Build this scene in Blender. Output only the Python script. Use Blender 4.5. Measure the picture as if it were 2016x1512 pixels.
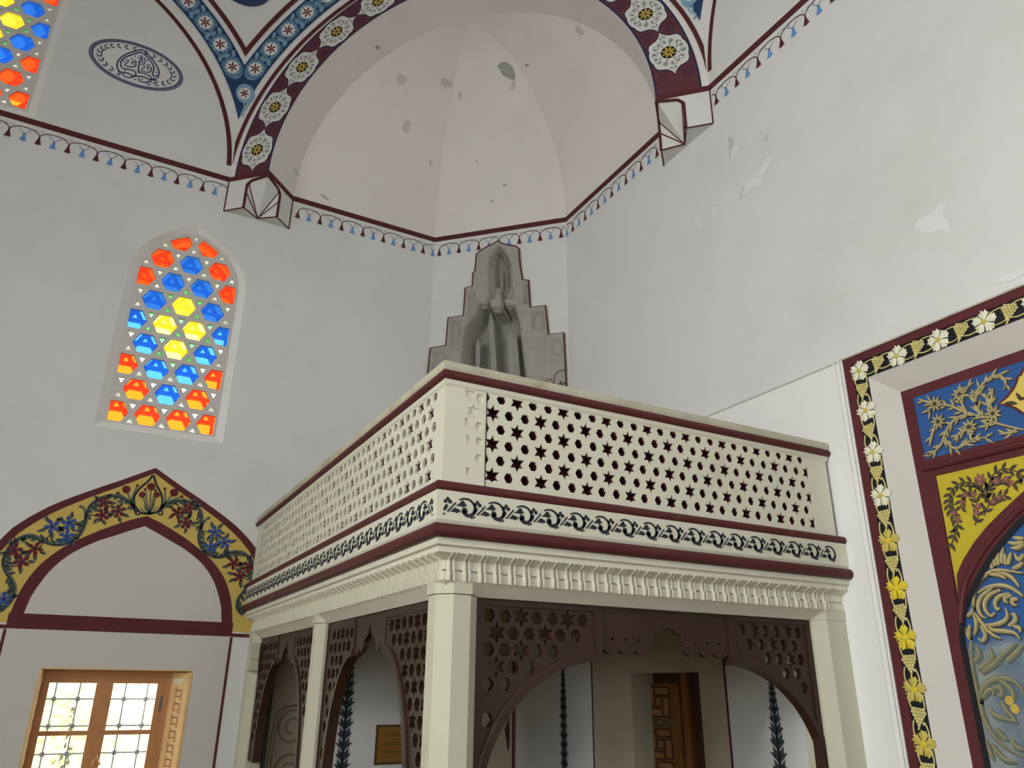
import bpy, bmesh, math, random
from mathutils import Vector, Matrix
from mathutils.geometry import delaunay_2d_cdt
from mathutils.bvhtree import BVHTree
random.seed(11)
PI = math.pi
sc = bpy.context.scene
COL = sc.collection
for o in list(bpy.data.objects):
    bpy.data.objects.remove(o)

# ------------------------------------------------------------------ camera
FPX = 1508.0
YAW, PITCH, ROLL = math.radians(28.675), math.radians(21.746), math.radians(0.510)
FW = Vector((math.sin(YAW)*math.cos(PITCH), math.cos(YAW)*math.cos(PITCH), math.sin(PITCH)))
_rt = Vector((math.cos(YAW), -math.sin(YAW), 0)); _up = _rt.cross(FW)
RT = _rt*math.cos(ROLL)+_up*math.sin(ROLL); UP = _up*math.cos(ROLL)-_rt*math.sin(ROLL)
EYE = Vector((0, 0, 1.6))
cd = bpy.data.cameras.new('camera'); cam = bpy.data.objects.new('camera', cd); COL.objects.link(cam)
cd.sensor_fit = 'HORIZONTAL'; cd.sensor_width = 36; cd.lens = FPX/2016*36; cd.clip_start = .05; cd.clip_end = 300
cam.matrix_world = Matrix(((RT.x, UP.x, -FW.x, EYE.x), (RT.y, UP.y, -FW.y, EYE.y), (RT.z, UP.z, -FW.z, EYE.z), (0, 0, 0, 1)))
sc.camera = cam

# ------------------------------------------------------------------ world, daylight, exposure
wd = bpy.data.worlds.new('world'); sc.world = wd; wd.use_nodes = True
bg = wd.node_tree.nodes['Background']; bg.inputs[0].default_value = (.93, .97, 1.0, 1); bg.inputs[1].default_value = 7.0
sc.view_settings.view_transform = 'Standard'; sc.view_settings.look = 'None'
sc.view_settings.gamma = 1; sc.view_settings.use_curve_mapping = False
sc.view_settings.exposure = 0.0
sc.cycles.use_denoising = True
sc.cycles.max_bounces = 7; sc.cycles.diffuse_bounces = 4; sc.cycles.use_adaptive_sampling = True; sc.cycles.adaptive_threshold = .06; sc.cycles.adaptive_min_samples = 16; sc.cycles.transparent_max_bounces = 12
sc.cycles.caustics_reflective = False; sc.cycles.caustics_refractive = False
def window_daylight(name, loc, rot, sx, sy, power, col=(.97, 1.0, .96)):
    l = bpy.data.lights.new(name, 'AREA'); l.shape = 'RECTANGLE'; l.size = sx; l.size_y = sy; l.energy = power; l.color = col; l.spread = math.radians(125)   # deep window reveals cut off grazing light
    o = bpy.data.objects.new(name, l); COL.objects.link(o); o.location = loc; o.rotation_euler = rot
    return o
# room geometry constants (metres): a square hall under a dome carried by eight arches
OX, OY, Z0, AP = -2.86, 2.117, 9.19, 9.083
XW, YW = OX+AP, OY+AP            # inner faces of the two walls in view
XS, YS = OX-AP, OY-AP            # and of the two behind the camera
RS = AP/math.cos(PI/8); HS = AP*math.tan(PI/8)      # dome radius, half side of the octagon
XL = 6.09                        # lower wall face beside the prayer niche
BACK_WIN = [(-7.5, 1.2), (-2.86, 1.2), (1.8, 1.2)]
for y in (-5.6, -2.6, .4):       # daylight in the tall windows of the wall to the left of the camera
    window_daylight('window_daylight', (XS-.25, y, 2.3), (0, -PI/2, 0), 3.0, 1.7, 128)
    window_daylight('window_daylight', (XS-.25, y, 6.6), (0, -math.radians(62), 0), 2.6, 1.4, 365)   # sky light falls in steeply
for x in (-8.2, -2.86, 2.5):     # and of the wall behind it
    window_daylight('window_daylight', (x, YS-.25, 2.3), (PI/2, 0, PI), 1.7, 3.0, 6)
    window_daylight('window_daylight', (x, YS-.25, 6.6), (PI/2, 0, PI), 1.4, 2.6, 3)

# ------------------------------------------------------------------ materials
MATS = {}
def M(name, col, rough=.8, var=.05, scale=6., bump=0., bscale=40., spec=.25, col2=None, mscale=1.6, mth=(.55, .7), metal=0.):
    m = bpy.data.materials.new(name); m.use_nodes = True; nt = m.node_tree; N = nt.nodes; L = nt.links
    b = N['Principled BSDF']; b.inputs['Roughness'].default_value = rough; b.inputs['Specular IOR Level'].default_value = spec
    b.inputs['Metallic'].default_value = metal
    tc = N.new('ShaderNodeTexCoord'); nz = N.new('ShaderNodeTexNoise'); nz.inputs['Scale'].default_value = scale
    nz.inputs['Detail'].default_value = 6; L.new(tc.outputs['Object'], nz.inputs['Vector'])
    mx = N.new('ShaderNodeMix'); mx.data_type = 'RGBA'
    mx.inputs['A'].default_value = tuple(min(1, c*(1-var)) for c in col)+(1,)
    mx.inputs['B'].default_value = tuple(min(1, c*(1+var)) for c in col)+(1,)
    L.new(nz.outputs['Fac'], mx.inputs['Factor'])
    out = mx.outputs['Result']
    if col2:
        n2 = N.new('ShaderNodeTexNoise'); n2.inputs['Scale'].default_value = mscale; n2.inputs['Detail'].default_value = 8
        n2.inputs['Roughness'].default_value = .65
        L.new(tc.outputs['Object'], n2.inputs['Vector'])
        mr = N.new('ShaderNodeMapRange'); mr.inputs['From Min'].default_value = mth[0]; mr.inputs['From Max'].default_value = mth[1]
        L.new(n2.outputs['Fac'], mr.inputs['Value'])
        m2 = N.new('ShaderNodeMix'); m2.data_type = 'RGBA'; m2.inputs['B'].default_value = tuple(col2)+(1,)
        L.new(out, m2.inputs['A']); L.new(mr.outputs['Result'], m2.inputs['Factor']); out = m2.outputs['Result']
    L.new(out, b.inputs['Base Color'])
    if bump:
        nb = N.new('ShaderNodeTexNoise'); nb.inputs['Scale'].default_value = bscale; nb.inputs['Detail'].default_value = 5
        L.new(tc.outputs['Object'], nb.inputs['Vector'])
        bp = N.new('ShaderNodeBump'); bp.inputs['Strength'].default_value = bump; bp.inputs['Distance'].default_value = .01
        L.new(nb.outputs['Fac'], bp.inputs['Height']); L.new(bp.outputs['Normal'], b.inputs['Normal'])
    MATS[name] = m
    return m
M('plaster', (.70, .70, .69), .9, .03, 1.2, .10, 30, col2=(.62, .615, .595), mscale=.55, mth=(.5, .8))
M('plaster_dimmed', (.40, .38, .35), .9, .05, 1.5)  # darker than the hall plaster, to cut bounce light off unseen surfaces
M('plaster_bright', (.80, .80, .78), .85, .03, 1.5, .08, 30)
M('vault_plaster', (.76, .725, .69), .9, .03, .9, .10, 30, col2=(.68, .64, .61), mscale=.5, mth=(.5, .85))
M('plaster_beige', (.46, .41, .30), .85, .05, 2)
M('tympanum_grey', (.60, .575, .53), .9, .04, 2, .1, 30)
M('white_flake', (.755, .75, .75), .9, .02)
M('stain_grey', (.36, .37, .34), .9, .2, 12)
M('stain_shade_soft', (.56, .54, .50), .9, .1, 9)
M('maroon', (.105, .022, .026), .75, .25, 5)
M('maroon_line', (.095, .020, .026), .75, .2, 6)
M('bell_blue', (.13, .30, .62), .8, .15, 8)
M('arc_grey', (.28, .33, .42), .8, .15, 8)
M('brown_band', (.115, .035, .045), .8, .25, 7)
M('navy', (.018, .028, .075), .8, .2, 8)
M('dark_plum', (.045, .022, .06), .8, .2, 8)
M('rosette_white', (.66, .66, .62), .85, .08, 12)
M('lace_grey', (.20, .22, .21), .85, .15, 14)
M('black_green', (.012, .014, .012), .8, .2, 8)
M('gold_paint', (.55, .38, .075), .7, .2, 15)
M('band_blue', (.022, .055, .14), .8, .2, 8)
M('light_blue', (.20, .37, .50), .8, .15, 9)
M('medallion_white', (.72, .71, .68), .85, .05)
M('ink_blue', (.035, .055, .13), .8, .2, 10)
M('ink_grey', (.16, .18, .26), .8, .2, 10)
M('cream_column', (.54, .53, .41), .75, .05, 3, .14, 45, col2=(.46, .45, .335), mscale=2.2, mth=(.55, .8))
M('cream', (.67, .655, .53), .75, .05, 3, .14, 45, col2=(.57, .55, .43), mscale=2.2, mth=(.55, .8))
M('cream_dirty', (.54, .51, .39), .8, .1, 4, .2, 40, col2=(.36, .33, .24), mscale=3, mth=(.45, .75))
M('maroon_gloss', (.095, .018, .019), .55, .25, 6, .1, 40, spec=.3, col2=(.17, .10, .085), mscale=4, mth=(.6, .9))
M('stencil_black', (.022, .026, .035), .7, .2, 20)
M('wood_dark', (.040, .018, .010), .45, .25, 4, .15, 60, spec=.35)
M('wood_window', (.50, .22, .075), .45, .2, 5, .1, 50, spec=.4)
M('wood_pale', (.72, .48, .22), .5, .2, 6)
M('wood_door', (.20, .080, .020), .45, .3, 5, .1, 40)
M('wood_door_dark', (.07, .028, .012), .5, .3, 5)
M('wood_inlay', (.30, .145, .06), .5, .25, 7)
M('iron', (.12, .14, .17), .5, .1, spec=.5)
M('brass', (.16, .13, .06), .4, .2, metal=.6)
M('stone_grey', (.36, .345, .305), .9, .12, 7, .25, 30, col2=(.26, .255, .23), mscale=4, mth=(.5, .8))
M('tracery', (.60, .57, .54), .9, .06, 8, .2, 40)
M('mihrab_black', (.012, .013, .017), .6, .2, 10)
M('mihrab_beige', (.60, .575, .52), .85, .05, 3, .12, 35)
M('flower_cream', (.80, .78, .62), .6, .1, 25)
M('flower_yellow', (.72, .56, .035), .6, .15, 25)
M('flower_gold', (.58, .47, .10), .6, .15, 25)
M('grape_gold', (.66, .58, .25), .55, .25, 25)
M('panel_blue', (.028, .095, .29), .65, .12, 5)
M('panel_yellow', (.55, .43, .030), .65, .15, 14)
M('cartouche_yellow', (.70, .52, .12), .65, .1, 8)
M('gilt_faded', (.20, .19, .115), .7, .3, 14)
M('gilt_faded_light', (.30, .28, .16), .7, .3, 14)
M('gilt', (.33, .27, .12), .6, .35, 18)
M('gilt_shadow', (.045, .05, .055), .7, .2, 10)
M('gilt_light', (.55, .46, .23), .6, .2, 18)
M('rose_pale', (.42, .26, .20), .7, .2, 14)
M('leaf_brown', (.07, .055, .035), .7, .2, 12)
M('rose_red', (.27, .10, .08), .7, .2, 14)
M('arch_yellow', (.60, .44, .11), .7, .1, 6, col2=(.52, .38, .10), mscale=3)
M('leaf_green', (.10, .13, .11), .75, .25, 12)
M('leaf_dark', (.020, .028, .033), .75, .2, 12)
M('flower_maroon', (.12, .014, .022), .7, .2, 12)
M('flower_blue', (.03, .08, .30), .7, .2, 12)
M('plaque_board', (.26, .125, .022), .55, .15, 6)
M('plaque_edge', (.10, .045, .015), .55, .15, 6)
M('carpet', (.20, .125, .07), .95, .2, 3)
M('foliage', (.66, .70, .42), .8, .3, 3)
M('bark', (.16, .11, .07), .9, .3, 5)
M('grass', (.6, .64, .4), .95, .3, 2)
M('scroll_taupe', (.27, .225, .15), .8, .15, 8)
M('stem_grey', (.065, .075, .08), .8, .25, 12)
M('slab_under', (.30, .23, .14), .9, .08, 3)

def glass(name, col, tr, thru=None):
    m = bpy.data.materials.new(name); m.use_nodes = True; nt = m.node_tree; N = nt.nodes; L = nt.links
    N.remove(N['Principled BSDF'])
    tc = N.new('ShaderNodeTexCoord'); nz = N.new('ShaderNodeTexNoise'); nz.inputs['Scale'].default_value = 9; nz.inputs['Detail'].default_value = 3
    L.new(tc.outputs['Object'], nz.inputs['Vector'])
    mx = N.new('ShaderNodeMix'); mx.data_type = 'RGBA'
    mx.inputs['A'].default_value = tuple(c*.8 for c in col)+(1,); mx.inputs['B'].default_value = tuple(min(1, c*1.2) for c in col)+(1,)
    L.new(nz.outputs['Fac'], mx.inputs['Factor'])
    a = N.new('ShaderNodeBsdfTranslucent'); b = N.new('ShaderNodeBsdfTransparent'); c = N.new('ShaderNodeMixShader')
    g = N.new('ShaderNodeBsdfGlossy'); g.inputs['Roughness'].default_value = .15; d = N.new('ShaderNodeMixShader'); d.inputs[0].default_value = .03
    L.new(mx.outputs['Result'], a.inputs['Color'])
    if thru: b.inputs['Color'].default_value = tuple(thru)+(1,)
    else: L.new(mx.outputs['Result'], b.inputs['Color'])
    c.inputs[0].default_value = tr
    L.new(a.outputs[0], c.inputs[1]); L.new(b.outputs[0], c.inputs[2])
    L.new(c.outputs[0], d.inputs[1]); L.new(g.outputs[0], d.inputs[2])
    L.new(d.outputs[0], N['Material Output'].inputs['Surface'])
    MATS[name] = m
glass('glass_red', (.85, .024, .010), .2, (.95, .42, .012))
glass('glass_blue', (.003, .085, .66), .25, (.10, .42, .75))
glass('glass_yellow', (.98, .68, .012), .3, (1., .92, .25))
glass('glass_green', (.16, .72, .20), .5)
glass('glass_white', (.95, .95, .85), .5)
glass('glass_clear', (.97, .98, .97), .97)

# tall niche painting: blue above, old pale ground below, as two coats of paint of its own
def niche_paint():
    m = M('niche_paint', (.028, .10, .30), .65, .12, 5); nt = m.node_tree; N = nt.nodes; L = nt.links
    b = N['Principled BSDF']; src = b.inputs['Base Color'].links[0].from_socket
    tc = N.new('ShaderNodeTexCoord'); sp = N.new('ShaderNodeSeparateXYZ'); L.new(tc.outputs['Object'], sp.inputs[0])
    nz = N.new('ShaderNodeTexNoise'); nz.inputs['Scale'].default_value = 2.2; nz.inputs['Detail'].default_value = 6; L.new(tc.outputs['Object'], nz.inputs['Vector'])
    ad = N.new('ShaderNodeMath'); ad.operation = 'MULTIPLY_ADD'; ad.inputs[1].default_value = .35; L.new(nz.outputs['Fac'], ad.inputs[0]); L.new(sp.outputs['Z'], ad.inputs[2])
    mr = N.new('ShaderNodeMapRange'); mr.inputs['From Min'].default_value = 2.16; mr.inputs['From Max'].default_value = 2.06; L.new(ad.outputs[0], mr.inputs['Value'])
    pl = N.new('ShaderNodeMix'); pl.data_type = 'RGBA'; pl.inputs['A'].default_value = (.27, .30, .29, 1); pl.inputs['B'].default_value = (.12, .17, .24, 1)
    n3 = N.new('ShaderNodeTexNoise'); n3.inputs['Scale'].default_value = 3.5; n3.inputs['Detail'].default_value = 7; L.new(tc.outputs['Object'], n3.inputs['Vector'])
    m3 = N.new('ShaderNodeMapRange'); m3.inputs['From Min'].default_value = .45; m3.inputs['From Max'].default_value = .7; L.new(n3.outputs['Fac'], m3.inputs['Value']); L.new(m3.outputs['Result'], pl.inputs['Factor'])
    mx = N.new('ShaderNodeMix'); mx.data_type = 'RGBA'; L.new(mr.outputs['Result'], mx.inputs['Factor']); L.new(src, mx.inputs['A']); L.new(pl.outputs['Result'], mx.inputs['B'])
    L.new(mx.outputs['Result'], b.inputs['Base Color'])
niche_paint()

# ------------------------------------------------------------------ mesh helpers
class MB:
    def __init__(s): s.v = []; s.f = []; s.m = []; s.mats = []
    def mi(s, m):
        if m not in s.mats: s.mats.append(m)
        return s.mats.index(m)
    def add(s, vs, fs, m):
        k = len(s.v); s.v += [tuple(v) for v in vs]; i = s.mi(m)
        for f in fs: s.f.append([k+j for j in f]); s.m.append(i)
    def mesh(s, name, smooth=False, fix=True):
        me = bpy.data.meshes.new(name); me.from_pydata(s.v, [], s.f)
        for m in s.mats: me.materials.append(MATS[m])
        me.polygons.foreach_set('material_index', s.m)
        if smooth: me.polygons.foreach_set('use_smooth', [True]*len(s.f))
        me.update()
        if fix:
            bm = bmesh.new(); bm.from_mesh(me); bmesh.ops.recalc_face_normals(bm, faces=bm.faces[:]); bm.to_mesh(me); bm.free()
        return me
    def build(s, name, parent=None, smooth=False, fix=True):
        return link(name, s.mesh(name, smooth, fix), parent)
def link(name, me, parent=None, loc=None):
    o = bpy.data.objects.new(name, me); COL.objects.link(o)
    if parent: o.parent = parent
    if loc: o.location = loc
    return o
def tag(o, label=None, cat=None, group=None, kind=None):
    if label: o['label'] = label
    if cat: o['category'] = cat
    if group: o['group'] = group
    if kind: o['kind'] = kind
    return o
def empty(name, loc=(0, 0, 0)):
    o = bpy.data.objects.new(name, None); COL.objects.link(o); o.empty_display_size = .2
    return o
class Fr:                                    # a flat chart: (a, b) on a plane, h out of it towards the room
    def __init__(s, o, u, n, v=(0, 0, 1)): s.o = Vector(o); s.u = Vector(u).normalized(); s.v = Vector(v); s.n = Vector(n).normalized()
    def p(s, a, b, h=0.): return s.o+s.u*a+s.v*b+s.n*h
    def at(s, x, y):                         # where a sight line meets this plane
        d = FW+RT*((x-1008)/FPX)-UP*((y-756)/FPX)
        t = (s.o-EYE).dot(s.n)/d.dot(s.n); P = EYE+d*t-s.o
        return (P.dot(s.u), P.dot(s.v))
    def ats(s, pts): return [s.at(*q) for q in pts]
    def off(s, h): return Fr(s.o+s.n*h, s.u, s.n, s.v)
LW = Fr((0, YW, 0), (1, 0, 0), (0, -1, 0))
RW = Fr((XW, 0, 0), (0, 1, 0), (-1, 0, 0))
RL = Fr((XL, 0, 0), (0, 1, 0), (-1, 0, 0))
K1 = (4.5, YW); CH = Fr((K1[0], K1[1], 0), (1, -1, 0), (-1, -1, 0)); CHW = (XW-K1[0])*math.sqrt(2)
D2 = 1/math.sqrt(2)

def catmull(pts, n=6, closed=False):
    P = [Vector(p) for p in pts]; out = []; N = len(P)
    if N < 3: return [tuple(p) for p in P]
    rng = range(N if closed else N-1)
    for i in rng:
        if closed: p0, p1, p2, p3 = P[(i-1) % N], P[i], P[(i+1) % N], P[(i+2) % N]
        else: p0, p1, p2, p3 = P[max(i-1, 0)], P[i], P[i+1], P[min(i+2, N-1)]
        for k in range(n):
            t = k/n
            out.append(tuple(.5*((2*p1)+(p2-p0)*t+(2*p0-5*p1+4*p2-p3)*t*t+(3*p1-p0-3*p2+p3)*t**3)))
    if not closed: out.append(tuple(P[-1]))
    return out
def ribbon(mb, fr, pts, w, h, m, closed=False, taper=None):
    n = len(pts); vs = []; fs = []
    for i, p in enumerate(pts):
        if closed: a, b = pts[(i-1) % n], pts[(i+1) % n]
        else: a, b = pts[max(i-1, 0)], pts[min(i+1, n-1)]
        dx, dy = b[0]-a[0], b[1]-a[1]; l = math.hypot(dx, dy) or 1
        ww = (w if not taper else w*taper(i/max(1, n-1)))/2
        vs += [fr.p(p[0]-dy/l*ww, p[1]+dx/l*ww, h), fr.p(p[0]+dy/l*ww, p[1]-dx/l*ww, h)]
    for i in range(n if closed else n-1):
        j = (i+1) % n; fs.append([2*i, 2*i+1, 2*j+1, 2*j])
    mb.add(vs, fs, m)
def poly(mb, fr, pts, h, m): mb.add([fr.p(a, b, h) for a, b in pts], [list(range(len(pts)))], m)
def disc(mb, fr, a, b, r, h, m, n=12, ry=None, rot=0):
    ry = ry or r; c, s = math.cos(rot), math.sin(rot)
    poly(mb, fr, [(a+r*math.cos(t)*c-ry*math.sin(t)*s, b+r*math.cos(t)*s+ry*math.sin(t)*c) for t in [2*PI*k/n for k in range(n)]], h, m)
def ring(mb, fr, a, b, r0, r1, h, m, n=32, ky=1.):
    vs = []; fs = []
    for k in range(n):
        t = 2*PI*k/n; c, s = math.cos(t), math.sin(t)*ky
        vs += [fr.p(a+r0*c, b+r0*s, h), fr.p(a+r1*c, b+r1*s, h)]
    for k in range(n): j = (k+1) % n; fs.append([2*k, 2*k+1, 2*j+1, 2*j])
    mb.add(vs, fs, m)
def leaf(mb, fr, a, b, ang, L, w, h, m, m2=None):
    c, s = math.cos(ang), math.sin(ang)
    prof = [(0, 0), (.25, .38), (.5, .5), (.75, .32), (1, 0)]
    up = [(t*L, k*w) for t, k in prof]; dn = [(t*L, -k*w*.8) for t, k in prof[1:-1]][::-1]
    T = lambda q: (a+q[0]*c-q[1]*s, b+q[0]*s+q[1]*c)
    poly(mb, fr, [T(q) for q in up+dn], h, m)
    if m2: poly(mb, fr, [T(q) for q in [(0, 0)]+[(t*L, -k*w*.8) for t, k in prof[1:-1]]+[(L, 0)]+[(.5*L, -.05*w)]], h+.0015, m2)
def flower(mb, fr, a, b, r, h, m, mc=None, n=5, rot=.3):
    for k in range(n):
        t = rot+2*PI*k/n; disc(mb, fr, a+.62*r*math.cos(t), b+.62*r*math.sin(t), .42*r, h, m, 8, .27*r, t)
    disc(mb, fr, a, b, .3*r, h+.001, m, 8)
    if mc: disc(mb, fr, a, b, .2*r, h+.002, mc, 8)

def inside(p, poly_):
    x, y = p; r = False; n = len(poly_); j = n-1
    for i in range(n):
        xi, yi = poly_[i]; xj, yj = poly_[j]
        if (yi > y) != (yj > y) and x < (xj-xi)*(y-yi)/(yj-yi)+xi: r = not r
        j = i
    return r
def tri2d(outer, holes=(), extra=()):
    vs = []; es = []
    for lp in [outer]+list(holes):
        k = len(vs); n = len(lp); vs += [Vector(p) for p in lp]; es += [(k+i, k+(i+1) % n) for i in range(n)]
    vs += [Vector(p) for p in extra]
    V, E_, Fc, *_ = delaunay_2d_cdt(vs, es, [], 0, 1e-6)
    bb = [(min(p[0] for p in h), max(p[0] for p in h), min(p[1] for p in h), max(p[1] for p in h), h) for h in holes]
    out = []
    for f in Fc:
        c = (sum(V[i][0] for i in f)/3, sum(V[i][1] for i in f)/3)
        if not inside(c, outer): continue
        if any(a <= c[0] <= b and d <= c[1] <= e and inside(c, h) for a, b, d, e, h in bb): continue
        out.append(list(f))
    return [tuple(v) for v in V], out
def slab(mb, fr, outer, holes, h0, h1, m, mside=None, blind=(), bd=.012, back=True):
    mside = mside or m
    V, T = tri2d(outer, list(holes)+list(blind))
    mb.add([fr.p(a, b, h0) for a, b in V], T, m)
    if back:
        V2, T2 = tri2d(outer, holes) if blind else (V, T)
        mb.add([fr.p(a, b, h1) for a, b in V2], T2, m)
    def wall(lp, ha, hb, mm):
        n = len(lp); mb.add([fr.p(a, b, ha) for a, b in lp]+[fr.p(a, b, hb) for a, b in lp], [[i, (i+1) % n, n+(i+1) % n, n+i] for i in range(n)], mm)
    wall(outer, h0, h1, mside)
    for lp in holes: wall(lp, h0, h1, mside)
    for lp in blind: wall(lp, h0, h0-bd, mside); poly(mb, fr, lp, h0-bd, m)
def box(mb, lo, hi, m):
    x0, y0, z0 = lo; x1, y1, z1 = hi
    mb.add([(x0, y0, z0), (x1, y0, z0), (x1, y1, z0), (x0, y1, z0), (x0, y0, z1), (x1, y0, z1), (x1, y1, z1), (x0, y1, z1)],
           [[0, 3, 2, 1], [4, 5, 6, 7], [0, 1, 5, 4], [1, 2, 6, 5], [2, 3, 7, 6], [3, 0, 4, 7]], m)
def fbox(mb, fr, a0, a1, b0, b1, h0, h1, m):
    mb.add([fr.p(a, b, h) for h in (h0, h1) for a, b in ((a0, b0), (a1, b0), (a1, b1), (a0, b1))],
           [[0, 3, 2, 1], [4, 5, 6, 7], [0, 1, 5, 4], [1, 2, 6, 5], [2, 3, 7, 6], [3, 0, 4, 7]], m)
def tube(mb, pts, r, m, n=6, closed=False):
    P = [Vector(p) for p in pts]; N = len(P); vs = []; fs = []; ref = None
    for i in range(N):
        a, b = (P[(i-1) % N], P[(i+1) % N]) if closed else (P[max(i-1, 0)], P[min(i+1, N-1)])
        t = (b-a).normalized()
        if ref is None: ref = t.orthogonal().normalized()
        ref = (ref-t*ref.dot(t)).normalized(); q = t.cross(ref)
        rr = r(i/max(1, N-1)) if callable(r) else r
        vs += [P[i]+ref*math.cos(2*PI*k/n)*rr+q*math.sin(2*PI*k/n)*rr for k in range(n)]
    for i in range(N if closed else N-1):
        j = (i+1) % N
        for k in range(n): fs.append([i*n+k, i*n+(k+1) % n, j*n+(k+1) % n, j*n+k])
    if not closed: fs += [list(range(n))[::-1], [(N-1)*n+k for k in range(n)]]
    mb.add(vs, fs, m)
def prism(mb, pts, z0, z1, m):
    n = len(pts); mb.add([(x, y, z0) for x, y in pts]+[(x, y, z1) for x, y in pts], [[i, (i+1) % n, n+(i+1) % n, n+i] for i in range(n)]+[list(range(n))[::-1], [n+i for i in range(n)]], m)
def clip(pts, a0, a1, b0, b1):
    def cut(P, f, g):
        o = []
        for i in range(len(P)):
            p, q = P[i-1], P[i]; fp, fq = f(p), f(q)
            if (fp >= 0) != (fq >= 0):
                t = fp/(fp-fq); o.append((p[0]+(q[0]-p[0])*t, p[1]+(q[1]-p[1])*t))
            if fq >= 0: o.append(q)
        return o
    for f in (lambda p: p[0]-a0, lambda p: a1-p[0], lambda p: p[1]-b0, lambda p: b1-p[1]):
        pts = cut(pts, f, None)
        if len(pts) < 3: return []
    ok = []
    for p in pts:
        if not ok or math.hypot(p[0]-ok[-1][0], p[1]-ok[-1][1]) > 1e-4: ok.append(p)
    if len(ok) > 2 and math.hypot(ok[0][0]-ok[-1][0], ok[0][1]-ok[-1][1]) < 1e-4: ok.pop()
    ar = abs(sum(ok[i-1][0]*ok[i][1]-ok[i][0]*ok[i-1][1] for i in range(len(ok))))/2
    return ok if len(ok) > 2 and ar > 2e-4 else []
# ------------------------------------------------------------------ stained glass window outlines
def win_outline(cx, zb, g=0.):
    hw = .725+g; zs = zb+2.36
    half = [(hw, zs), (hw*.955, zs+.20), (hw*.86, zs+.37), (hw*.70, zs+.53), (hw*.48, zs+.66+g*.4), (hw*.22, zs+.77+g*.7), (0, zs+.82+g)]
    sm = catmull(half, 3)
    return [(cx-hw, zb-g), (cx+hw, zb-g)]+[(cx+x, z) for x, z in sm]+[(cx-x, z) for x, z in sm[-2::-1]]
def clip_convex(pts, cv):
    P = list(pts); n = len(cv)
    for i in range(n):
        a, b = cv[i], cv[(i+1) % n]; f = lambda p: (b[0]-a[0])*(p[1]-a[1])-(b[1]-a[1])*(p[0]-a[0]); o = []
        for j in range(len(P)):
            p, q = P[j-1], P[j]; fp, fq = f(p), f(q)
            if (fp >= 0) != (fq >= 0): t = fp/(fp-fq); o.append((p[0]+(q[0]-p[0])*t, p[1]+(q[1]-p[1])*t))
            if fq >= 0: o.append(q)
        P = o
        if len(P) < 3: return []
    ok = []
    for p in P:
        if not ok or math.hypot(p[0]-ok[-1][0], p[1]-ok[-1][1]) > 2e-3: ok.append(p)
    if len(ok) > 2 and math.hypot(ok[0][0]-ok[-1][0], ok[0][1]-ok[-1][1]) < 2e-3: ok.pop()
    ar = abs(sum(ok[i-1][0]*ok[i][1]-ok[i][0]*ok[i-1][1] for i in range(len(ok))))/2 if len(ok) > 2 else 0
    return ok if ar > 6e-4 else []
WIN1 = (.59, 4.93); WIN2 = (-2.67, 9.39)
W3 = (-.20, 1.46, .30, 1.785)                # casement window opening: x0, x1, z0, z1
def lunette_outline(a0, a1, c, zb=0.):
    arc = [(c+HS*math.cos(t), Z0+HS*math.sin(t)) for t in [PI*k/40 for k in range(41)]]
    return [(a0, zb), (a1, zb), (a1, Z0)]+arc+[(a0, Z0)]

# ------------------------------------------------------------------ room shell
mb = MB()
slab(mb, LW, lunette_outline(XS, XW+.1, OX), [win_outline(*WIN1, .10), win_outline(*WIN2, .10), [(W3[0], W3[2]), (W3[1], W3[2]), (W3[1], W3[3]), (W3[0], W3[3])]], 0, -.6, 'plaster')
wall_left = mb.build('wall_left'); tag(wall_left, 'white plastered wall with stained glass and casement windows', 'wall', kind='structure')
for cx, zb in (WIN1, WIN2):                  # plaster splay from the wall face back to the tracery
    mb = MB(); A = win_outline(cx, zb, .10); B = win_outline(cx, zb, 0); n = len(A)
    mb.add([LW.p(a, b, .0005) for a, b in A]+[LW.p(a, b, -.07) for a, b in B], [[i, (i+1) % n, n+(i+1) % n, n+i] for i in range(n)], 'plaster_bright')
    mb.build('window_splay', wall_left)
DOOR = (6.978, 8.223, 1.806)
mb = MB()
slab(mb, RW, lunette_outline(YS, YW, OY), [[(DOOR[0], .02), (DOOR[1], .02), (DOOR[1], DOOR[2]), (DOOR[0], DOOR[2])]], 0, -.6, 'plaster')
wall_right = mb.build('wall_right'); tag(wall_right, 'white plastered wall behind the gallery and prayer niche', 'wall', kind='structure')
MC, MHW, MZ = OY, 2.32, 4.588                # prayer niche: centre, half width of its frame, top
mb = MB()
slab(mb, RL, [(YS, 0), (5.35, 0), (5.35, 2.5), (9.40, 2.5), (9.40, 4.60), (YS, 4.60)], [[(MC-MHW, .02), (MC+MHW, .02), (MC+MHW, MZ), (MC-MHW, MZ)]], 0, -.134, 'plaster_bright')
lw_ = mb.build('wall_lower_face', wall_right)
mb = MB(); fbox(mb, RL, 4.47, 9.40, 4.588, 4.606, 0, .012, 'stain_shade_soft'); mb.build('ledge_shade_strip', wall_right)  # dark strip drawn in as the shadow line of the ledge
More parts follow.
